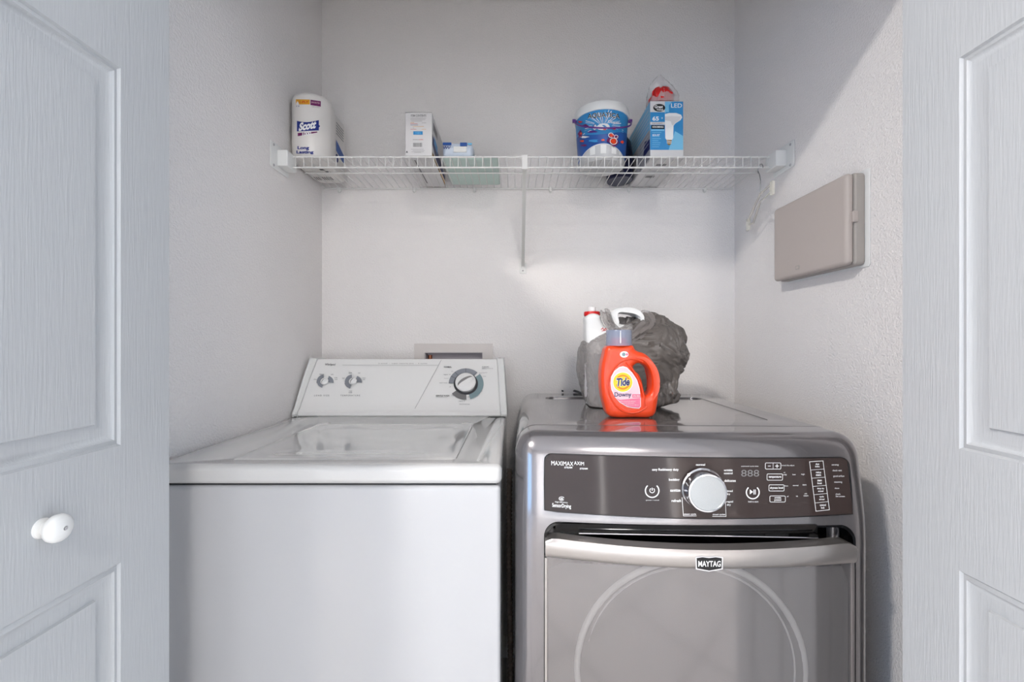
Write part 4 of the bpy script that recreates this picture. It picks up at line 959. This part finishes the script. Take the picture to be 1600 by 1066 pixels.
shape(b, [(440, 800), (470, 815), (640, 800), (642, 868), (630, 882), (590, 880), (530, 868), (475, 835)], k5f, 'pink', .0013)
def disc(x, y, r, m, o, sy=1): b.add([k5f(x+r*math.cos(2*PI*k/40), y+r*sy*math.sin(2*PI*k/40), o) for k in range(40)], [tuple(range(40))], m, False)
disc(495, 668, 86, 'ink_w', .0014); disc(495, 668, 80, 'yellow', .0017); 
ring(b, (495, 668), 48, 62, k5f, 'orange2', 20, 160, .0020); ring(b, (495, 668), 48, 62, k5f, 'orange2', 200, 340, .0020); disc(495, 668, 40, 'yellow', .0020)
text(b, 'Tide', (437, 634, 556, 706), k5f, 'ink_w', .0024, bold=.07, shear=.12, rise=8); text(b, 'Tide', (440, 636, 553, 704), k5f, 'navy', .0028, bold=.03, shear=.12, rise=8)
text(b, 'Downy', (426, 752, 566, 800), k5f, 'navy', .0020, bold=.015)
quad(b, (574, 768, 642, 797), k5f, 'pink', .0018); text(b, 'APRIL FRESH', (580, 776, 638, 790), k5f, 'ink_w', .0022)
for k, (a, c) in enumerate(((470, 600), (490, 590), (520, 625))): text(b, ('with a touch of softness', 'laundry detergent', '46 fl oz (1.36 L)')[k], (a, 822+k*16, c, 831+k*16), k5f, 'ink_w', .0018)
disc(507, 437, 36, 'ink_w', .0012, .72); disc(503, 437, 15, 'tealarc', .0016, 1); disc(530, 437, 10, 'pink', .0016, 1)
b.build('front_label', td, 'pink and white label with yellow roundel and dark blue lettering')
b = MB(); cxx = k5f(487, 0).x; z0 = k5f(0, 362).z; z1 = k5f(0, 232).z; rn = 112*sc
b.lathe([(rn*.98, z0-.001), (rn, z0+.001), (rn, z0+.006), (rn*.985, z0+.007), (rn*.96, z1-.002), (rn*.93, z1), (0, z1)], (cxx, ty0+.029, 0), 'capblue', 44, capa=False, capb=False)
b.build('cap', td, 'smoky blue see-through cap')
b = MB(); b.lathe([(rn*.88, z0-.002), (rn*.88, z0+.004), (rn*.62, z0+.006), (rn*.60, z0+.018), (rn*.3, z0+.019), (0, z0+.012)], (cxx, ty0+.029, 0), 'orange', 36, capa=False, capb=False); b.build('spout', td)

# ================================================================ JUG AND BAG
JY = 1.315
def j(x, y, off=0, Y=JY): p = at(880+x/5.332, 470+y/5.332, Y); return Vector((p.x, Y-off, p.z))
jg = empty('white_jug', (.24, JY, TB), 'white plastic jug with red cap and loop handle standing inside the grey bag', 'jug')
b = MB(); js = JY/F/5.332; jx = j(400, 0).x
def jp(P): return [((x-400)*js, (j(0, y).z-TB)) for x, y in P]
JO = [(184, 130), (298, 130), (308, 170), (360, 225), (400, 200), (392, 120), (420, 72), (520, 66), (610, 90), (655, 130), (650, 200), (632, 300), (632, 560), (628, 850), (600, 905), (400, 912), (230, 905), (200, 850), (194, 560), (180, 330), (176, 200)]
JH = [(410, 130), (470, 108), (560, 112), (606, 148), (598, 186), (545, 195), (450, 192)]
vs, fs = curve_mesh([jp(JO), jp(JH)], .020, .014, 4)
def jfn(v):
    k = min(1, max(0, (CZ+.04-(TB+v.y))/.08)); return Vector((jx+v.x, JY+v.z*(1+.55*k), max(TB+.002, TB+v.y)))
b.add([jfn(v) for v in vs], fs, 'white', True); b.build('jug_body', jg)
cc = j(240, 0).x; zc0 = j(0, 128).z; zc1 = j(0, 92).z
b = MB(); b.lathe([(.0225, zc0), (.0235, zc0+.001), (.0235, zc1-.002), (.022, zc1), (0, zc1)], (cc, JY, 0), 'red', 40, capb=False); b.build('cap', jg, 'red cap')
b = MB(); b.lathe([(.0115, zc1), (.0115, zc1+.013), (.010, zc1+.014), (0, zc1+.014)], (cc, JY, 0), 'white', 30, capa=False, capb=False); b.build('cap_nozzle', jg)
jf = plane_surf((0, JY-.0355, 0), (0, 1, 0))
b = MB(); f2 = lambda x, y, off=0: jf(880+x/5.332, 470+y/5.332, off)
pline(b, [(316, 240), (330, 226), (338, 246), (352, 228), (362, 238)], 5, f2, 'red'); pline(b, [(322, 252), (356, 246)], 4, f2, 'red')

shape(b, [(270, 450), (360, 330), (372, 520), (300, 560)], f2, 'red', .0006)
shape(b, [(180, 520), (290, 520), (290, 800), (180, 800)], f2, 'cardgrey', .0005)
b.build('jug_label', jg, 'red and grey print')
# grey carrier bag
prs = [(639, 914, 1028), (632, 911, 1046), (622, 909, 1053), (610, 908, 1052), (596, 906, 1056), (582, 905, 1061), (568, 905, 1065), (555, 905, 1067.5), (545, 906.5, 1067), (537, 910, 1066), (529, 924, 1064), (522, 938, 1062), (515, 958, 1059), (508, 975, 1052), (501, 985, 1045), (495, 995, 1036), (490, 1003, 1024), (488, 1008, 1018)]
def interp(py):
    for (a, l0, r0), (c, l1, r1) in zip(prs, prs[1:]):
        if c <= py <= a: t = (a-py)/(a-c); return l0+(l1-l0)*t, r0+(r1-r0)*t
    return prs[-1][1:]
BY = 1.322; NR = 130; NK = 240; vs = []
def ridge(q): return 1-2*abs(noise.noise(q))
for i in range(NR+1):
    py = 640.0+(488-640.0)*i/NR; l, r_ = interp(max(488, min(639, py)))
    Y = BY; z = at(0, py, Y).z; z = TB+.0006+(at(0, 488, Y).z-TB)*i/NR; xl = at(l, 0, Y).x; xr = at(r_, 0, Y).x; cx_ = (xl+xr)/2; hw = (xr-xl)/2
    ry = .089*(min(1, hw/.10))**.35*(1 if i < NR*.55 else 1-.55*((i/NR-.55)/.45))
    if i == 0: ry *= .93
    for k in range(NK):
        a = 2*PI*k/NK; ca, sa = math.cos(a), math.sin(a)
        e_ = .52; X = cx_+hw*abs(ca)**e_*(1 if ca > 0 else -1); YY = BY+ry*abs(sa)**e_*(1 if sa > 0 else -1)
        q = Vector((X*16, YY*10, z*9)); s_ = 0
        q2 = Vector((X*26+z*10, YY*20, z*14-X*9))
        rightness = min(1, max(0, (X-.26)/.12))
        q3 = q2+Vector((noise.noise(q2*.9), noise.noise(q2*.9+Vector((5, 5, 5))), 0))*1.6
        q4 = Vector((X*30+z*12+1.2*noise.noise(q*1.1), YY*26, z*7-X*6+1.5*noise.noise(q*.8+Vector((4, 0, 0)))))
        d = .012*noise.noise(q*1.1)+.0075*ridge(q4*.8)*(.25+.9*rightness)+.0042*ridge(q4*1.7+Vector((3, 1, 5)))*(.5+.6*rightness)+.0018*ridge(q4*3.7)+rightness*(.0100*abs(noise.noise(q4*1.3+Vector((9, 2, 2))))**.6+.0060*abs(noise.noise(q4*2.9+Vector((1, 7, 2))))**.6-.006)
        d *= min(1, .3+i/8)
        nrm = Vector((ca*.22, sa, 0)).normalized()
        # keep the silhouette: inward relief mostly
        p = Vector((X, YY, z))+nrm*(d-.008)
        vs.append(p)
def bagfaces():
    F_ = []
    for i in range(NR):
        for k in range(NK):
            F_.append((i*NK+k, i*NK+(k+1) % NK, (i+1)*NK+(k+1) % NK, (i+1)*NK+k))
    return F_
b = MB()
F_ = bagfaces()
V_ = [Vector((p.x, p.y, max(TB+.0005, p.z))) for p in vs]
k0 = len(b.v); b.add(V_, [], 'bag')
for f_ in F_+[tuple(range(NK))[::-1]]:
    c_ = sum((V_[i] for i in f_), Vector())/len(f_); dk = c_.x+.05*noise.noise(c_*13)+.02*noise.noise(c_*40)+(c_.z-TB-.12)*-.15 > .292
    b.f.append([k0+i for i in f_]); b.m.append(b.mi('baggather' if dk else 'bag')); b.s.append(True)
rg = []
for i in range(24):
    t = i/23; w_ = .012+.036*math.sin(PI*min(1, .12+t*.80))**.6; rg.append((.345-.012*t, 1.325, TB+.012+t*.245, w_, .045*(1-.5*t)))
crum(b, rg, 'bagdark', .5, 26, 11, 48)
# handle loop of the bag pulled across the jug neck
def strip(P, wd, seed, m='bag'):
    N = len(P); vv = []; fs_ = []; K = 8
    for i, p in enumerate(P):
        t = (Vector(P[min(i+1, N-1)])-Vector(P[max(0, i-1)])).normalized(); q = t.cross(Vector((0, 1, 0))).normalized(); w_ = wd[i] if hasattr(wd, '__len__') else wd
        for k in range(K+1):
            u = k/K*2-1; vv.append(Vector(p)+q*w_*u+Vector((0, -.006*(1-u*u)+.004*math.sin(u*7+i*.6+seed), 0)))
    for i in range(N-1):
        for k in range(K): fs_.append((i*(K+1)+k, i*(K+1)+k+1, (i+1)*(K+1)+k+1, (i+1)*(K+1)+k))
    b.add(vv, fs_, m, True)
def pathp(pts, n=18):
    out = []
    for i in range(n+1):
        t = i/n*(len(pts)-1); k = min(len(pts)-2, int(t)); f = t-k; P = [Vector(pts[max(0, k-1)]), Vector(pts[k]), Vector(pts[k+1]), Vector(pts[min(len(pts)-1, k+2)])]
        out.append(.5*((2*P[1])+(P[2]-P[0])*f+(2*P[0]-5*P[1]+4*P[2]-P[3])*f*f+(3*P[1]-P[0]-3*P[2]+P[3])*f**3))
    return out
JF = JY-.040
strip(pathp([j(320, 96, 0, JY+.02), j(340, 100, 0, JF), j(375, 180, 0, JF-.004), j(430, 240, 0, JF-.01), j(520, 330, 0, JF-.015)]), [.004+.0085*min(1, i/5) for i in range(19)], 1)
strip(pathp([j(345, 88, 0, JF+.012), j(372, 90, 0, JF+.002), j(386, 150, 0, JF), j(420, 210, 0, JF-.004)]), .007, 3)
strip(pathp([j(640, 110, 0, JY-.01), j(690, 130, 0, JY-.02), j(720, 190, 0, JY-.045), j(640, 260, 0, JY-.06), j(560, 330, 0, JY-.06)]), [.010+.012*math.sin(PI*i/18) for i in range(19)], 2)
b.v = [Vector((p.x, p.y, p.z)) for p in b.v]
solo(b, 'carrier_bag', 'crumpled thin grey plastic carrier bag round the white jug, on the dryer', 'bag')
# black cord end lying behind the bag
b = MB()
p = [atz(878, 611, TB+.006), atz(889, 609.3, TB+.008), atz(900, 611.5, TB+.006), atz(912, 616, TB+.0045), atz(930, 619, TB+.004)]
b.tube(pathp([(q.x, q.y, q.z) for q in p], 20), .0045, 'dark', 8, flat=.6)
solo(b, 'power_cord', 'short end of black cord lying on the dryer back, left of the bag', 'cord')
# ribbed drain hose in the gap between the machines
b = MB(); pts = []; rs = []
for i in range(220):
    t = i/219; pts.append((-.010+.002*math.sin(t*6), 1.10+.02*math.sin(t*3), .06+t*.78)); rs.append(.0065+.0010*math.sin(i*2.1))
b.tube(pts, rs, 'hose', 10)
solo(b, 'drain_hose', 'grey ribbed hose standing in the dark gap between washer and dryer', 'hose')
bpy.context.view_layer.update()
